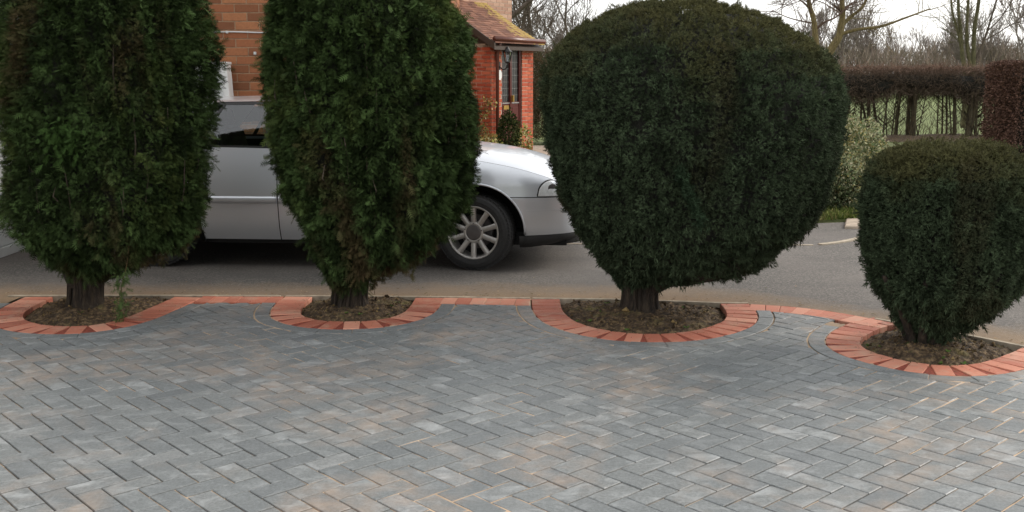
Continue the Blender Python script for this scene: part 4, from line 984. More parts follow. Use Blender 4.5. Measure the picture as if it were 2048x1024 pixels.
# house wall behind the car
hb = (-3.0, 10.6, 0)
house = empty('brick_house', hb, label='orange-brown brick house wall close behind the silver car, between the cypresses', cat='house')
brick_wall(house, hb, np.array([-7.2, 10.6]), (1, 0), 6.45, 0, 5.2, .246, .0853, np.array([-2.75, 10.6, 1.85]), M_BRK1, M_MORT1, 290)
mb = MB(); addbox(mb, -4.2, 2.17, .19, 4.5, 0, 5.19); mb.obj('side_wall', M_MORT1, house)
brick_wall(house, hb, np.array([-.747, 10.62]), (0, 1), 4.48, 0, 5.2, .246, .0853, np.array([0, 0, 0]), M_BRK1, M_MORT1, 0, joined_only=True)
mb = MB(); mb.add(np.array([(-4.5, -.3, 5.1), (2.5, -.3, 5.1), (2.5, 5, 5.1), (-4.5, 5, 5.1), (-4.5, 2.3, 6.9), (2.5, 2.3, 6.9)]), FN=[[0, 1, 5, 4], [2, 3, 4, 5], [1, 2, 5], [3, 0, 4], [0, 3, 2, 1]]); mb.obj('roof', M_BROWNW, house)
cb = MB(); xs = np.linspace(-1.9, 1.4, 40); addtube(cb, np.stack([xs, np.full(40, -.016), 2.022 + .004 * np.sin(xs * 9)], -1), .0065, 5); cb.obj('cable', M_OLDWHITE, house)
for x in (-.9, .15, .42): V, F = bevbox(x - .012, x + .012, -.035, .0, 1.80 if x > .2 else 2.01, 1.83 if x > .2 else 2.035, .004); MB().add(V, FN=F).obj('cable_clip', M_OLDWHITE, house)
# white board box leaning on that wall
bd = empty('white_cabinet', (-2.98, 10.42, 0), label='white painted wooden cabinet with chipped edges against the brick wall behind the car', cat='cabinet')
V, F = bevbox(-.33, .165, -.05, .12, .0, 1.70, .006); mb = MB(); sh = V.copy(); sh[:, 0] += (1.7 - sh[:, 2]) * .05; mb.add(sh, FN=F); mb.obj('case', M_WHITE, bd)
V, F = bevbox(-.31, .11, -.075, -.052, .1, 1.655, .004); V[:, 0] += (1.7 - V[:, 2]) * .05; MB().add(V, FN=F).obj('door', M_OLDWHITE, bd)
V, F = bevbox(-.34, .172, -.056, .125, 1.702, 1.728, .004); MB().add(V, FN=F).obj('top', M_WHITE, bd)
mb = MB(); 
for _ in range(14):
    x = rs.uniform(-.2, .16); w = rs.uniform(.006, .03); addbox(mb, x, x + w, -.0575, -.0562, 1.705, 1.705 + rs.uniform(.006, .02))
mb.obj('rust_chip', M_BRK1, bd)

# garage wing at the left with a white panelled door facing right
gb = (-4.55, 8.9, 0)
gar = empty('garage', gb, label='brick garage at the left edge with a white ribbed metal door facing the road', cat='garage')
mb = MB(); addbox(mb, -3.4, -.06, -3.2, 1.6, 0, 2.9); mb.obj('wall', M_MORT1, gar)
brick_wall(gar, gb, np.array([-4.55, 5.7]), (0, 1), .55, 0, 2.9, .246, .0853, np.array([0, 0, 0]), M_BRK1, M_MORT1, 0, joined_only=True, thick=.06)
brick_wall(gar, gb, np.array([-4.55, 6.26]), (0, 1), 4.2, 2.425, 2.9, .246, .0853, np.array([0, 0, 0]), M_BRK1, M_MORT1, 0, joined_only=True, thick=.06)
mb = MB(); addbox(mb, -.055, .01, -2.62, 1.60, 0, .08); addbox(mb, -.055, .012, -2.62, 1.6, 2.3, 2.42); addbox(mb, -.055, .012, -2.62, -2.54, .08, 2.3); mb.obj('door_frame', M_OLDWHITE, gar)
for k in range(9): V, F = bevbox(-.05, -.012, -2.53, 1.55, .085 + k * .245, .085 + k * .245 + .238, .012); MB().add(V, FN=F).obj('door_panel', M_OLDWHITE, gar)
mb = MB(); addbox(mb, -3.6, .25, -3.5, 1.55, 2.9, 3.05); mb.obj('roof', M_BROWNW, gar)

# ------------------------------------------------------------------ porch house
C0 = np.array([-.40, 20.4]); C1 = np.array([.43, 21.7]); dvec = C1 - C0; DL = np.linalg.norm(dvec); dv = dvec / DL; nv = np.array([dv[1], -dv[0]])   # outward to the right/near
pb = (float(C0[0]), float(C0[1]), 0)
por = empty('brick_porch_house', pb, label='red brick house with tiled porch, maroon glazed front door and yellow lichened roof', cat='house')
ph_ = .0765
def wl(a, off, z): return np.array([dv[0] * a + nv[0] * off, dv[1] * a + nv[1] * off, z])
def wbox(mb, a0, a1, o0, o1, z0, z1, **kw):
    V = np.array([wl(a, o, z) for z in (z0, z1) for a, o in ((a0, o0), (a1, o0), (a1, o1), (a0, o1))]); mb.add(V, F4=[[0, 3, 2, 1], [4, 5, 6, 7], [0, 1, 5, 4], [1, 2, 6, 5], [2, 3, 7, 6], [3, 0, 4, 7]], **kw)
HT = 2.17; dl0, dl1 = .36, 1.12
brick_wall(por, pb, C0, dv, dl0, 0, HT, .225, ph_, np.array([0, 0, 0]), M_BRK2, M_MORT2, 0, joined_only=True, jt=.013, stuffname='porch_bricks')
brick_wall(por, pb, C0 + dv * dl1, dv, DL - dl1, 0, HT, .225, ph_, np.array([0, 0, 0]), M_BRK2, M_MORT2, 0, joined_only=True, jt=.013, stuffname='porch_bricks')
# left side wall: runs back from C0, faces the camera
brick_wall(por, pb, C0 - nv * 1.25, nv, 1.25, 0, HT + .03, .225, ph_, np.array([0, 0, 0]), M_BRK2, M_MORT2, 0, joined_only=True, jt=.013, stuffname='porch_bricks')
brick_wall(por, pb, C1, -nv, 1.25, 0, HT + .03, .225, ph_, np.array([0, 0, 0]), M_BRK2, M_MORT2, 0, joined_only=True, jt=.013, stuffname='porch_bricks')
# main house wall behind
brick_wall(por, pb, C0 - nv * 1.25 - dv * 3.0, dv, 3.0 + 2.68, 0, 5.4, .225, ph_, np.array([0, 0, 0]), M_BRK3, M_MORT2, 0, joined_only=True, jt=.013, stuffname='house_bricks')
mb = MB(); wbox(mb, -3.0, 2.66, -5.5, -1.46, 0, 5.4); mb.obj('house_body', M_BRK3, por)
mb = MB(); mb.add([wl(-3.3, -.9, 5.3), wl(2.9, -.9, 5.3), wl(2.9, -5.8, 5.3), wl(-3.3, -5.8, 5.3), wl(-3.3, -3.3, 7.2), wl(2.9, -3.3, 7.2)], FN=[[0, 1, 5, 4], [2, 3, 4, 5], [1, 2, 5], [3, 0, 4], [0, 3, 2, 1]]); mb.obj('roof', M_BROWNW, por)
# door set
fr = MB()
for a in (dl0, (dl0 + dl1) / 2 - .03, dl1 - .06): wbox(fr, a, a + .06, -.09, -.02, 0, HT)
wbox(fr, dl0, dl1, -.09, -.02, HT - .07, HT); fr.obj('door_frame', M_MAROON, por)
for q, (a0, a1) in enumerate(((dl0 + .06, (dl0 + dl1) / 2 - .03), ((dl0 + dl1) / 2 + .03, dl1 - .06))):
    m_ = MB(); wbox(m_, a0, a1, -.085, -.04, 0, 1.03); wbox(m_, a0, a1, -.085, -.035, 1.03, 1.07); wbox(m_, a0 + .03, a1 - .03, -.04, -.028, .15, .55); wbox(m_, a0 + .03, a1 - .03, -.04, -.028, .63, .95)
    leaf = m_.obj('door', M_MAROON, por)
    g = MB(); wbox(g, a0, a1, -.07, -.06, 1.07, HT - .07); g.obj('pane', M_LEADGLASS, leaf)
    lc = MB()
    for k in range(1, 4): wbox(lc, a0 + (a1 - a0) * k / 4 - .003, a0 + (a1 - a0) * k / 4 + .003, -.06, -.056, 1.07, HT - .07)
    for k in range(1, 8): wbox(lc, a0, a1, -.06, -.056, 1.07 + k * .13, 1.075 + k * .13)
    lc.obj('lead_strip', M_LEAD, leaf)
    s_ = MB(); wbox(s_, a0, a1, -.036, -.030, 1.035, 1.055); s_.obj('weather_bar', M_LEAD, leaf)
    if q == 0: l_ = MB(); wbox(l_, a0 + .06, a1 - .05, -.034, -.024, .92, 1.0); l_.obj('letter_plate', M_BRASS, leaf)
    else: l_ = MB(); wbox(l_, a0 - .02, a0 + .01, -.02, .03, 1.07, 1.2); l_.obj('handle', M_BRASS, leaf)
# lintel, fascia, gutter, pipe
mb = MB(); wbox(mb, -.06, DL + .06, -.10, .03, HT, HT + .09); mb.obj('lintel', M_BROWNW, por)
mb = MB(); addtube(mb, [wl(-.14, .17, 2.285), wl(DL + .16, .17, 2.27)], .05, 10); mb.obj('gutter', M_PIPE, por, smooth=True)
mb = MB(); addtube(mb, [wl(.10, .15, 2.24), wl(.12, .09, 2.12), wl(.12, .06, 2.0), wl(.12, .06, .02)], .036, 10); mb.obj('downpipe', M_PIPE, por, smooth=True)
# roof of individual-looking tiles, joined (each only a pixel or two high)
SL = .62; n_up = 20; up_len = 1.36; a0, a1 = -.16, DL + .14; tb = MB()
for r in range(n_up):
    s0 = -.20 + r * (up_len + .20) / n_up; s1 = s0 + (up_len + .2) / n_up + .02; nt = 11
    for k in range(nt):
        x0 = a0 + (a1 - a0) * (k + (.5 if r % 2 else 0) * 0) / nt; x1 = x0 + (a1 - a0) / nt - .006
        sag = -.045 * math.sin(math.pi * r / n_up); z = lambda s: 2.33 + max(s, -.2) * SL + sag; lift = .022 + rs.uniform(-.004, .006)
        V = [wl(x0, -s0, z(s0) + lift), wl(x1, -s0, z(s0) + lift), wl(x1, -s1, z(s1)), wl(x0, -s1, z(s1)), wl(x0, -s0, z(s0) - .0), wl(x1, -s0, z(s0) - .0)]
        li = np.clip(1.05 - (a1 - x1) / .75, 0, 1) * .95
        tb.add(V, F4=[[0, 1, 2, 3], [4, 5, 1, 0]], tint=float(rs.uniform()), lichen=float(li))
tag(tb.obj('roof_tiles', M_TILE, por), kind='stuff')
mb = MB(); V = []
for s in (-.18, up_len): V += [wl(a0 + .02, -s, 2.31 + s * SL - .06), wl(a1 - .02, -s, 2.31 + s * SL - .06), wl(a1 - .02, -s, 2.31 + s * SL - .12), wl(a0 + .02, -s, 2.31 + s * SL - .12)]
mb.add(V, F4=[[0, 1, 5, 4], [3, 7, 6, 2], [0, 4, 7, 3], [1, 2, 6, 5], [0, 3, 2, 1], [4, 5, 6, 7]]); mb.obj('roof_deck', M_BROWNW, por)
mb = MB(); V = []
for s, dz in ((-.2, 0), (up_len, 0)): V += [wl(a0, -s, 2.33 + s * SL), wl(a0 - .03, -s, 2.33 + s * SL), wl(a0 - .03, -s, 2.33 + s * SL - .13), wl(a0, -s, 2.33 + s * SL - .13)]
mb.add(V, F4=[[0, 1, 5, 4], [1, 2, 6, 5], [2, 3, 7, 6], [3, 0, 4, 7], [0, 3, 2, 1], [4, 5, 6, 7]]); mb.obj('barge_board', M_BROWNW, por)
mb = MB(); mb.add([wl(.02, -.02, HT), wl(.02, -1.24, HT), wl(.02, -1.24, 3.03), wl(.06, -.02, HT), wl(.06, -1.24, HT), wl(.06, -1.24, 3.03)], FN=[[0, 1, 2], [5, 4, 3], [0, 2, 5, 3]]); mb.obj('gable_infill', M_BROWNW, por)
wb = MB(); wbox(wb, -1.6, .85, -1.25, -1.17, 3.14, 3.24); sill = wb.obj('window_sill', M_WHITE, por)
wb = MB(); wbox(wb, -1.5, .75, -1.24, -1.20, 3.24, 4.2); wb.obj('window', M_LEADGLASS, por)
wb = MB()
for a in (-1.5, -.78, -.02, .69): wbox(wb, a, a + .06, -1.235, -1.17, 3.24, 4.2)
wbox(wb, -1.5, .75, -1.235, -1.17, 4.14, 4.2); wb.obj('window_frame', M_WHITE, por)
# lantern and plaque
lp = wl(.27, .20, 1.98) + np.array(pb); lan = empty('wall_lantern', tuple(float(v) for v in lp), label='black coach lantern on the brick beside the porch door', cat='lantern')
mb = MB(); V, F = lathe([(.001, .18), (.02, .15), (.045, .115), (.095, .07), (.095, .06)], 6, Matrix.Rotation(R(90), 4, 'X')); mb.add(V, F4=F); mb.obj('cap', M_BLACK, lan)
mb = MB()
for k in range(6):
    a = k * math.pi / 3; addtube(mb, [(.085 * math.cos(a), .085 * math.sin(a), .06), (.05 * math.cos(a), .05 * math.sin(a), -.13)], .006, 4)
V, F = lathe([(.001, -.17), (.03, -.15), (.055, -.135), (.055, -.125)], 6, Matrix.Rotation(R(90), 4, 'X')); mb.add(V, F4=F); mb.obj('cage', M_BLACK, lan)
mb = MB(); V, F = lathe([(.078, .058), (.045, -.125)], 6, Matrix.Rotation(R(90), 4, 'X')); mb.add(V, F4=F); mb.obj('glass', M_CLEAR, lan)
mb = MB(); nn = np.array([nv[0], nv[1], 0]); addtube(mb, catmull([nn * 0 + (0, 0, -.17), nn * -.03 + (0, 0, -.25), nn * -.12 + (0, 0, -.27), nn * -.195 + (0, 0, -.2)], 5), .012, 6)
V, F = bevbox(-.03, .03, -.012, .012, -.32, -.12, .006); q = -nn * .19; V = V @ np.array([[dv[0], dv[1], 0], [-nv[0], -nv[1], 0], [0, 0, 1]]) + q; mb.add(V, FN=F); mb.obj('bracket', M_BLACK, lan)
pm = MB(); th = np.linspace(0, 2 * math.pi, 20, endpoint=False); c = wl(.27, .012, 1.60) + np.array(pb)
V = np.array([c + np.array([dv[0] * .07 * math.cos(t), dv[1] * .07 * math.cos(t), .10 * math.sin(t)]) for t in th]); V2 = V + np.array([nv[0], nv[1], 0]) * .012
pm.add(np.concatenate([V, V2]), F4=[[i, (i + 1) % 20, 20 + (i + 1) % 20, 20 + i] for i in range(20)], FN=[list(range(20, 40))])
tag(pm.obj('house_plaque', M_WHITE, base=tuple(float(v) for v in c)), label='small oval white plaque on the porch brick below the lantern', cat='plaque')

# ------------------------------------------------------------------ plants near the porch and verge
def leafy(name, c, rad, n, size, cols, label, cat='shrub', group=None, squash=1, seed=0, stems=5, m=M_LEAF, corecol=M_CORE):
    root = empty(name, (c[0], c[1], 0.0), label=label, cat=cat, group=group)
    D = rs.normal(0, 1, (n, 3)); D /= np.linalg.norm(D, axis=1, keepdims=True); rr = rs.uniform(.25, 1, n) ** .45
    P = D * rr[:, None] * np.array(rad) * (1 + .22 * nz(D, 3.5, seed, 3))[:, None] + (0, 0, c[2]); P[:, 2] = np.maximum(P[:, 2], .02)
    cols = np.array(cols); w = rs.randint(len(cols), size=n); col = cols[w] * rs.uniform(.65, 1.3, (n, 1))
    mb = MB(); scatter(mb, P, D, LEAFQ, None, rs.uniform(size * .6, size * 1.3, n), .2, .7, col, F4=[(0, 1, 2, 3)]); mb.obj('foliage', m, root)
    sb = MB()
    for _ in range(stems):
        a = rs.uniform(0, 6.28); q = np.array([math.cos(a) * rad[0] * .6, math.sin(a) * rad[1] * .6, c[2]]); addtube(sb, [np.array([0, 0, 0.]) + q * (.15, .15, 0), q * (.5, .5, .5), q * (1, 1, 1.1)], [.014, .01, .006], 5)
    sb.obj('stem', M_STEM, root); return root
YV = [(.42, .38, .13), (.55, .47, .20), (.30, .30, .08), (.10, .14, .04), (.38, .24, .08), (.6, .55, .32)]
leafy('variegated_shrub', (3.96, 12.3, .56), (.50, .45, .56), 14000, .034, [(.22, .26, .15), (.38, .37, .22), (.36, .31, .13), (.15, .20, .09), (.48, .45, .30), (.12, .15, .07)], 'cream and green variegated shrub on the verge between the two yews', seed=3)
leafy('variegated_shrub', (3.72, 12.15, .30), (.35, .3, .34), 2600, .04, [(.10, .13, .06), (.05, .07, .03), (.22, .24, .14), (.03, .04, .02)], 'low dark skirt of shrub under the cream variegated shrub', seed=5)
leafy('euonymus_bush', (-.52, 19.4, .22), (.34, .25, .30), 900, .06, YV, 'yellow variegated bush at the foot of the left porch wall', seed=1)
leafy('euonymus_bush', (.22, 20.3, .28), (.18, .18, .36), 700, .055, YV, 'tall yellow variegated bush beside the right porch pier', seed=2)
leafy('conifer_bush', (-.07, 19.6, .48), (.21, .2, .46), 2200, .05, [(.022, .035, .012), (.045, .06, .018), (.07, .08, .025)], 'small dark conifer standing before the porch door', seed=7)
cl = empty('climbing_plant', (-.5, 20.0, 0), label='thin yellow leaved climber on the left porch wall', cat='climber')
mb = MB(); n = 420; q = rs.uniform(0, 1, n); P = np.c_[.18 * np.sin(q * 9) * .5 + rs.normal(0, .08, n) - .05, rs.normal(0, .04, n) + .3, .25 + q * .9 + rs.normal(0, .04, n)]
scatter(mb, P, np.tile(np.array((.3, -1., .2)), (n, 1)), LEAFQ, None, rs.uniform(.03, .06, n), .1, .7, np.array(YV)[rs.randint(6, size=n)] * rs.uniform(.6, 1.1, (n, 1)), F4=[(0, 1, 2, 3)]); mb.obj('foliage', M_LEAF, cl)
mb = MB(); q = np.linspace(0, 1, 24); addtube(mb, np.c_[.09 * np.sin(q * 9) - .05, np.full(24, .33), q * 1.2], .007, 5); mb.obj('stem', M_STEM, cl)
# dry leaves and grit along the road edge
mb = MB()
for _ in range(420):
    x = rs.uniform(-3.8, 3.4); yb = np.interp(x, [-3.8, -1.5, .3, 1.7, 2.2, 2.5, 3.1], [7.47, 7.45, 7.38, 7.22, 7.02, 6.66, 6.0]); y = yb + rs.exponential(.13) + .02; s = rs.uniform(.004, .013); a = rs.uniform(0, 6.28)
    V = (LEAFQ * s * 2) @ np.array([[math.cos(a), math.sin(a), 0], [-math.sin(a), math.cos(a), 0], [0, 0, 1]]); mb.add(V + (x, y, .002 + rs.uniform(0, .003)), F4=[(0, 1, 2, 3)], col=np.array([(.30, .20, .10), (.16, .10, .05), (.40, .30, .18), (.10, .10, .04)][rs.randint(4)]) * rs.uniform(.6, 1.2))
tag(mb.obj('leaf_litter', M_LEAF2), kind='stuff')
for (x, y, lab) in ((-.98, 6.80, 'pale pinkish pebble on the soil under the second cypress'), (2.30, 6.10, 'small white pebble on the soil at the left of the small yew'), (7.65, 20.4, 'white ball lying on the grass at the foot of the hedge')):
    r = .014 if y < 10 else .045; V, F = lathe([(.001, -r), (r * .6, -r * .75), (r, 0), (r * .7, r * .6), (.001, r * .8)], 10, Matrix.Rotation(R(90), 4, 'X')); mb = MB().add(V * (1.3, 1, .8), F4=F); tag(mb.obj('pebble' if y < 10 else 'white_ball', M_STONEW if y < 10 else M_WHITE, base=(x, y, 0)), label=lab, cat='pebble' if y < 10 else 'ball').location = (x, y, r * .9 if y < 10 else .16)
# verge and lawn grass
def blades(name, n, xr, yr, h, cols, edgefn):
    x = rs.uniform(*xr, n); y = edgefn(x) + rs.uniform(0, 1, n) ** 1.3 * (yr[1] - yr[0]); z = np.full(n, .05) ; a = rs.uniform(0, 6.28, n); hh = h * rs.uniform(.5, 1.3, n); w = .006 + hh * .06
    P = np.stack([x, y, z - .03], -1); d = np.stack([np.cos(a), np.sin(a), 0 * a], -1); t = np.stack([rs.normal(0, .4, n), rs.normal(0, .4, n), np.ones(n)], -1)
    V = np.stack([P - d * w[:, None], P + d * w[:, None], P + t * hh[:, None]], 1).reshape(-1, 3); col = np.repeat(np.array(cols)[rs.randint(len(cols), size=n)] * rs.uniform(.6, 1.3, (n, 1)), 3, 0)
    tag(MB().add(V, F3=np.arange(3 * n).reshape(-1, 3), col=col).obj(name, M_LEAF2), kind='stuff')
ef = lambda x: np.interp(x, [1.4, 2.6, 3.7, 6.5, 26], [11.0, 11.1, 11.4, 11.6, 12.5])
GC = [(.10, .14, .03), (.16, .19, .05), (.24, .22, .09), (.06, .09, .02)]
blades('grass', 26000, (2.2, 7.5), (0, 2.4), .07, GC, ef)
blades('grass', 16000, (5, 16), (0, 3.2), .10, [(.10, .10, .035), (.17, .15, .06), (.07, .09, .025)], lambda x: 20.2 + 0 * x)

# ------------------------------------------------------------------ bare hedges
def sticks(n, P, D, L, w, col, mb):
    """thin double triangles (bare twigs)"""
    D = D / np.linalg.norm(D, axis=1, keepdims=True); A = np.cross(D, rs.normal(0, 1, (n, 3))); A /= np.linalg.norm(A, axis=1, keepdims=True); B = np.cross(D, A)
    L = np.asarray(L).reshape(-1, 1); w = np.asarray(w).reshape(-1, 1)
    V = np.stack([P + A * w, P - A * w * .5 + B * w * .87, P - A * w * .5 - B * w * .87, P + D * L], 1).reshape(-1, 3); o = (np.arange(n) * 4)[:, None, None]
    mb.add(V, F3=(np.array([(0, 1, 3), (1, 2, 3), (2, 0, 3)])[None] + o).reshape(-1, 3), col=np.repeat(col, 4, 0))
hg = empty('bare_hedge', (9, 25, 0), label='long leafless clipped hedge with a dense top on open stems, pasture showing between', cat='hedge')
mb = MB(); n = 48000; x = rs.uniform(-7.6, 3.6, n)
x = np.where((x < -3.2) & (rs.uniform(size=n) < .35), rs.uniform(-3.2, 3.6, n), x)
bot = 1.02 + .10 * np.sin(x * 2.1) + .07 * np.sin(x * 5.3 + 1); top = 1.79 + .03 * nz(np.c_[x, 0 * x, 0 * x], 5) + .05 * rs.exponential(1, n) * (rs.uniform(size=n) < .25)
z = bot + (top - bot) * rs.uniform(0, 1, n) ** .9; y = rs.uniform(-.4, .4, n); P = np.c_[x, y, z]; keep_ = nz(P * (1, 1, 1.4), 6, 3, 3) > -.55; x, y, z, P, n = x[keep_], y[keep_], z[keep_], P[keep_], int(keep_.sum())
rd = np.clip((z - 1.58) / .2, 0, 1)[:, None]; col = (np.array((.10, .075, .055)) * (1 - rd) + np.array((.18, .115, .085)) * rd) * rs.uniform(.5, 1.5, (n, 1))  # twig browns lightened in place of haze over the background
sticks(n, P, np.c_[rs.normal(0, 1, n), rs.normal(0, 1, n), rs.normal(.2, .9, n)], rs.uniform(.08, .22, n), rs.uniform(.003, .007, n), col, mb); tag(mb.obj('twig_canopy', M_LEAF2, hg), kind='stuff')
# matted heart of the canopy
xs = np.linspace(-7.6, 3.6, 70); ring = []
for xx in xs:
    b_ = 1.14 + .10 * math.sin(xx * 2.1) + .07 * math.sin(xx * 5.3 + 1); th = np.linspace(0, 2 * math.pi, 14, endpoint=False); ring.append(np.stack([np.full(14, xx), .26 * np.cos(th), (b_ + 1.66) / 2 + .8 * (1.66 - b_) / 2 * np.sin(th)], -1))
V = np.concatenate(ring); V = V + .03 * nz(V, 9)[:, None]; i = (np.arange(69)[:, None] * 14 + np.arange(14)[None]); j = (np.arange(69)[:, None] * 14 + (np.arange(14) + 1)[None] % 14)
MB().add(V, F4=np.stack([i, i + 14, j + 14, j], -1).reshape(-1, 4)).obj('inner_branches', M_CORE, hg)
px_stem = [(-2.9, .9), (-2.7, .7), (-2.2, .8), (-1.75, .8), (-1.55, 1.2), (-1.05, .8), (-.95, 1.6), (-.62, 1.2), (-.5, 1.2), (-.42, 1.0), (-.33, 1.3), (-.18, 1.6), (.05, .8), (.16, 1.0), (.32, 1.2), (.46, 1.6), (.53, 2.2), (.60, 2.4), (.70, 1.6), (1.25, .8), (1.45, 1.1), (1.62, 2.0), (1.82, 2.6), (1.95, 2.2), (2.05, 1.4), (2.35, 1.0), (2.7, 1.5), (3.1, 1.0), (3.4, 1.2)]
px_stem += [(float(x), 1.2) for x in rs.uniform(-7.5, -3.2, 18)]
px_stem += [(float(x), float(t)) for x, t in zip(rs.uniform(-3, 3.5, 26), rs.uniform(.45, .9, 26))]
for k, (x, th_) in enumerate(px_stem):
    x += rs.normal(0, .03); mb = MB(); dx = rs.normal(0, .14); y = rs.uniform(-.2, .2)
    addtube(mb, catmull([(x, y, -.1), (x + dx * .3, y, .4), (x + dx, y + rs.normal(0, .05), 1.15), (x + dx * 1.6, y, 1.5)], 4), np.linspace(.027, .013, 13) * th_, 6)
    for _ in range(8):
        z = rs.uniform(.25, 1.1); t = (z + .1) / 1.3; s = rs.choice([-1, 1]); q = np.array([x + dx * t, y, z]); l = rs.uniform(.2, .5)
        addtube(mb, [q, q + (s * l * .5, rs.normal(0, .1), l * .45), q + (s * l * .8, rs.normal(0, .15), l)], [.009, .006, .003], 4)
    mb.obj('stem', M_STEM, hg, smooth=True)
mb = MB(); n = 7000; P = np.c_[rs.uniform(-7.6, 3.6, n), rs.uniform(-.3, .3, n), rs.uniform(0, 1, n) ** 1.25 * 1.05]
sticks(n, P, np.c_[rs.normal(0, .5, n), rs.normal(0, .4, n), np.ones(n)], rs.uniform(.08, .4, n), rs.uniform(.003, .006, n), np.array((.09, .07, .04)) * rs.uniform(.5, 1.5, (n, 1)), mb); tag(mb.obj('basal_shoots', M_LEAF2, hg), kind='stuff')
# bank under the hedge
bx = np.linspace(4.5, 15, 60); by = np.linspace(23.6, 26.4, 14); X, Y = np.meshgrid(bx, by); pp = np.stack([X, Y, 0 * X], -1).reshape(-1, 3)
Z = .02 + .12 * np.exp(-((Y - 25) / .8) ** 2) + .05 * nz(pp, 5).reshape(X.shape) * np.exp(-((Y - 25) / .9) ** 2); i = (np.arange(13)[:, None] * 60 + np.arange(59)[None]).ravel()
tag(MB().add(np.stack([X, Y, Z + .05], -1), F4=np.stack([i, i + 1, i + 61, i + 60], -1)).obj('hedge_bank', M_SOIL, smooth=True), kind='structure')
# russet hedge at the right
rh = empty('russet_hedge', (11.36, 20.6, 0), label='dense russet brown hedge reaching the ground at the right edge', cat='hedge')
mb = MB(); n = 60000; D = rs.uniform(-1, 1, (n, 3)); D[:, 2] *= 1; ax = rs.randint(0, 3, n); sgn = rs.choice([-1, 1], n); D[np.arange(n), ax] = sgn; P = D * (1.75, .75, .91) + (0, 0, .93); P += .05 * nz(P, 4)[:, None] * D
P -= D * rs.exponential(.05, (n, 1)); red = np.clip(1 - (P[:, 0] + 1.75) / .5, 0, 1)[:, None] * .8; col = (np.array((.095, .066, .052)) * (1 - red) + np.array((.135, .075, .056)) * red) * rs.uniform(.5, 1.5, (n, 1))
scatter(mb, P, D, LEAFQ, None, rs.uniform(.03, .06, n), 0, .8, col, F4=[(0, 1, 2, 3)]); mb.obj('foliage', M_LEAF2, rh)
V, F = bevbox(-1.58, 1.58, -.56, .56, 0, 1.66, .1); MB().add(V, FN=F).obj('inner_branches', M_CORE, rh)

# ------------------------------------------------------------------ trees
def grow(mb, p, d, L, r, depth, maxd, rnd, spread=.55, updraft=.12, n_ch=(2, 4), minr=.004, wob=.12):
    k = 5 if depth < 2 else 3; pts = [p]; dd = d / np.linalg.norm(d); q = p.copy()
    for i in range(k):
        dd = dd + rnd.normal(0, wob, 3) + (0, 0, updraft * .5); dd /= np.linalg.norm(dd); q = q + dd * L / k; pts.append(q.copy())
    r1 = max(r * .62, minr); V, F, FN = tube(pts, np.linspace(r, r1, k + 1), 7 if depth == 0 else (5 if depth < 2 else 3), cap=False); mb.add(V, F4=F)
    if depth >= maxd: return
    for c in range(rnd.randint(n_ch[0], n_ch[1] + 1) + (1 if depth == 0 else 0)):
        t = rnd.uniform(.35, 1); idx = min(k, max(1, int(t * k + .5))); dr = pts[idx] - pts[idx - 1]; dr /= np.linalg.norm(dr)
        side = rnd.normal(0, 1, 3); side -= side @ dr * dr; side /= np.linalg.norm(side); nd = dr * (1 - spread * .5) + side * spread + (0, 0, updraft)
        rr = r * (1 - t * .38) * rnd.uniform(.45, .7); grow(mb, pts[idx].copy(), nd, L * rnd.uniform(.55, .8), max(rr, minr), depth + 1, maxd, rnd, spread, updraft, n_ch, minr, wob)
    grow(mb, pts[-1].copy(), pts[-1] - pts[-2], L * .75, r1, depth + 1, maxd, rnd, spread, updraft, n_ch, minr, wob)
def limb(mb, pts, r0, r1, n=7, k=6):
    P = catmull(pts, k); addtube(mb, P, np.linspace(r0, r1, len(P)), n, cap=False); return P
def twiggy(mb, P, rnd, n, L, r, maxd=3, up=.1, spread=.8, t0=.2):
    for _ in range(n):
        i = rnd.randint(int(len(P) * t0), len(P) - 1); d = P[i + 1] - P[i]; d /= np.linalg.norm(d); s = rnd.normal(0, 1, 3); s -= s @ d * d; s /= np.linalg.norm(s)
        grow(mb, P[i].copy(), d * .5 + s * spread + (0, 0, up), L * rnd.uniform(.5, 1.1), r, 1, maxd, rnd, .6, .05, (1, 3), .004)
rnd = np.random.RandomState(11)
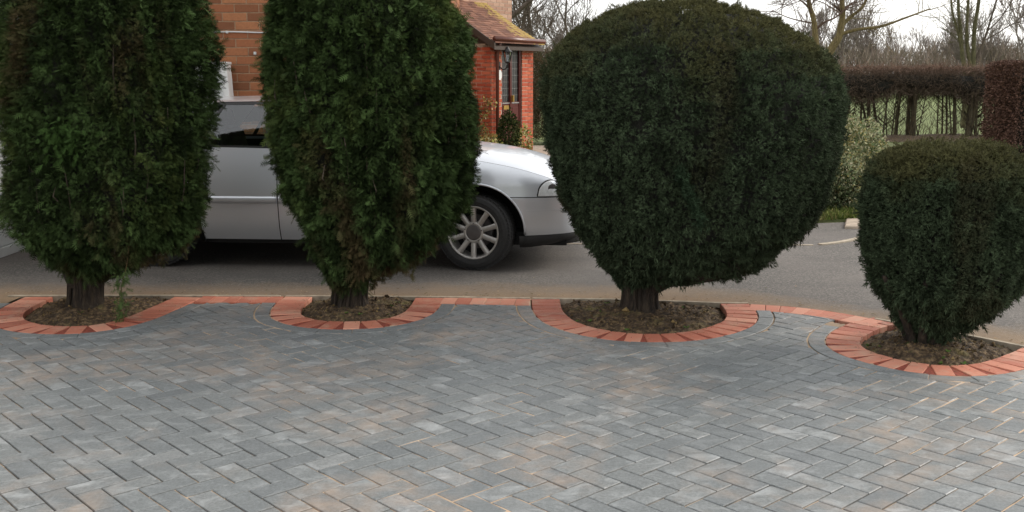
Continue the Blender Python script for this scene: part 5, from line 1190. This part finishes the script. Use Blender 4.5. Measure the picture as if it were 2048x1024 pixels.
# forked tree (two leaning trunks) just past the hedge
tb_ = (8.2, 28, 0); tr = empty('bare_tree', tb_, label='leafless forked tree with two yellowish trunks directly above the right side of the big yew', cat='tree')
mb = MB(); limb(mb, [(0, 0, -.1), (.0, 0, 1.0), (.05, 0, 1.9)], .17, .15); A = limb(mb, [(.05, 0, 1.5), (-.08, 0, 2.1), (-.15, 0, 2.5), (-.22, 0, 3.0), (-.40, 0, 3.6), (-.45, .1, 4.8), (-.3, .2, 6.2)], .11, .03)
Bq = limb(mb, [(.08, 0, 1.6), (.22, 0, 2.15), (.46, 0, 2.6), (.50, 0, 2.9), (.53, 0, 3.2), (.48, 0, 3.6), (.5, .1, 4.8), (.8, .2, 6.3)], .13, .035); mb.obj('trunk', M_BARKY, tr, smooth=True)
for pts, r0 in (([(.45, 0, 2.65), (.9, -.1, 2.78), (1.5, -.2, 2.86), (2.1, -.3, 3.08), (2.7, -.3, 3.3)], .055), ([(.48, 0, 2.85), (.75, .1, 3.1), (1.05, .1, 3.35), (1.25, .15, 3.7), (1.7, .2, 4.3)], .06), ([(-.2, 0, 2.75), (0, -.1, 2.95), (.3, -.2, 3.1), (.62, -.2, 3.38), (1.0, -.25, 3.55)], .035), ([(-.33, 0, 3.3), (-.55, 0, 3.5), (-.85, 0, 3.65), (-1.3, 0, 3.75)], .03), ([(-.22, 0, 2.95), (-.5, .1, 3.0), (-.9, .2, 3.12), (-1.3, .2, 3.3)], .025), ([(-.4, 0, 3.5), (-.2, .1, 3.75), (.0, .1, 4.0)], .03), ([(.5, 0, 3.3), (.9, -.1, 3.55), (1.5, -.2, 3.65)], .022)):
    lb = MB(); P = limb(lb, pts, r0, r0 * .35, 6); twiggy(lb, P, rnd, 9, .55, .011); lb.obj('limb', M_TWIGR if r0 < .04 else M_BARKY, tr, smooth=True)
lb = MB(); twiggy(lb, A, rnd, 14, 1.0, .018, 4, t0=.5); twiggy(lb, Bq, rnd, 14, 1.1, .018, 4, t0=.55); lb.obj('twigs', M_TWIGR, tr)
# multi-stemmed tree at the right
tb_ = (13.95, 32, 0); tr = empty('bare_tree', tb_, label='leafless tree with four straight mossy stems rising above the hedge at the right', cat='tree')
for pts, r0 in (([(-.05, 0, 0), (-.12, 0, 1.4), (-.30, 0, 2.3), (-.5, 0, 3.0), (-.72, 0, 3.7), (-.8, .1, 5.2)], .06), ([(-.1, 0, 0), (-.1, 0, 1.4), (-.28, 0, 2.2), (-.4, 0, 3.0), (-.52, 0, 3.8), (-.6, -.1, 5.6)], .085), ([(.0, 0, 0), (.02, 0, 1.6), (-.14, 0, 2.4), (-.2, 0, 3.0), (-.22, 0, 3.9), (-.2, 0, 6)], .075), ([(.05, 0, 0), (.08, 0, 1.6), (.06, 0, 2.2), (.03, 0, 3.0), (.10, 0, 3.9), (.15, 0, 6)], .095), ([(.09, 0, 1.7), (.2, 0, 2.2), (.42, 0, 2.9), (.62, 0, 3.8), (.9, 0, 5)], .045), ([(.42, 0, 2.9), (.8, 0, 3.3), (1.1, 0, 3.8), (1.5, 0, 4.3)], .022), ([(.3, 0, 2.6), (.9, 0, 2.95), (1.4, 0, 3.3), (1.9, 0, 3.8)], .016)):
    lb = MB(); P = limb(lb, pts, r0, r0 * .4, 7); twiggy(lb, P, rnd, 11, .7, .011, 3, t0=.45); lb.obj('stem', M_MOSSY if r0 > .05 else M_TWIG, tr, smooth=True)
# trees behind the porch
def tree_mesh(seed, H, r, maxd=5, spread=.6, up=.16, mat_=M_TWIG, minr=.012):
    rn = np.random.RandomState(seed); mb = MB(); grow(mb, np.array([0, 0, -.2]), np.array([0, 0, 1.]), H * .33, r, 0, maxd, rn, spread, up, (2, 3), minr); return mb.mesh('crown', mat_, True)
def add_tree(me, loc, s, rz, label, group=None, nm='bare_tree'):
    o = bpy.data.objects.new(nm, me); COL.objects.link(o); o.location = loc; o.scale = (s, s, s * 1.05); o.rotation_euler = (0, 0, rz); return tag(o, label, 'tree', group)
near = [tree_mesh(s, 8, .14, 5, .62, .17, M_TWIG, .009) for s in (21, 22, 23)]
add_tree(near[0], (.9, 38, 0), 1.0, .4, 'dark leafless tree rising right behind the porch roof ridge'); add_tree(near[1], (1.9, 44, 0), .9, 2.1, 'leafless tree with reddish twig tips between the porch roof and the big yew')
add_tree(near[2], (-.3, 47, 0), 1.15, 1.0, 'leafless tree with a slanting bough at the corner of the upper house wall')
lb = MB(); lt = empty('bare_tree', (-1.5, 33, 0), label='leafless tree mostly hidden by the house, its thick slanting bough reaching right', cat='tree'); P = limb(lb, [(0, 0, -.2), (.2, 0, 1.6), (.9, 0, 2.9), (1.75, 0, 3.6), (2.3, 0, 4.1), (3.0, 0, 4.9)], .14, .04, 7); twiggy(lb, P, rnd, 22, 1.1, .02, 4); lb.obj('bough', M_TWIG, lt, smooth=True)
th_ = empty('thicket', (1.4, 26, 0), label='tangled brownish green thicket in the gap between the porch pier and big yew', cat='thicket')
mb = MB(); n = 16000; P = np.c_[rs.uniform(-1.3, 2.5, n), rs.uniform(-.8, .8, n), np.zeros(n)]; P[:, 2] = rs.uniform(0, 1, n) * (2.35 + .25 * np.sin(P[:, 0] * 3)) 
sticks(n, P, np.c_[rs.normal(0, .7, n), rs.normal(0, .6, n), rs.normal(.7, .6, n)], rs.uniform(.1, .45, n), rs.uniform(.004, .009, n), np.array([(.08, .07, .035), (.12, .085, .05), (.05, .055, .025)])[rs.randint(3, size=n)] * rs.uniform(.5, 1.5, (n, 1)), mb); mb.obj('tangle', M_LEAF2, th_)
# far wood: scrub mass plus individual trees
mb = MB(); n = 60000; P = np.c_[rs.uniform(-12, 75, n), rs.uniform(78, 98, n), np.zeros(n)]; hmax = 4.3 + .7 * nz(P * (1, .3, 0), .5, 2); P[:, 2] = rs.uniform(0, .82, n) * hmax
cc = np.array([(.22, .18, .135), (.26, .21, .165), (.18, .16, .125), (.25, .195, .165)])[rs.randint(4, size=n)] * rs.uniform(.6, 1.4, (n, 1))  # scrub browns made paler to stand for haze
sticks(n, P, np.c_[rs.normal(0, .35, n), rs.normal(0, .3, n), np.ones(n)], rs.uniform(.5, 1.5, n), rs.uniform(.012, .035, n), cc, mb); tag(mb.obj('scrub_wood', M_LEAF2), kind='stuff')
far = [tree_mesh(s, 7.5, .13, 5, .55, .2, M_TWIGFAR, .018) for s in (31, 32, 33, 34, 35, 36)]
xs = np.linspace(21, 47, 17)
for k, x in enumerate(xs):
    y = 84 + rs.uniform(-10, 12); s = rs.uniform(.80, 1.12)
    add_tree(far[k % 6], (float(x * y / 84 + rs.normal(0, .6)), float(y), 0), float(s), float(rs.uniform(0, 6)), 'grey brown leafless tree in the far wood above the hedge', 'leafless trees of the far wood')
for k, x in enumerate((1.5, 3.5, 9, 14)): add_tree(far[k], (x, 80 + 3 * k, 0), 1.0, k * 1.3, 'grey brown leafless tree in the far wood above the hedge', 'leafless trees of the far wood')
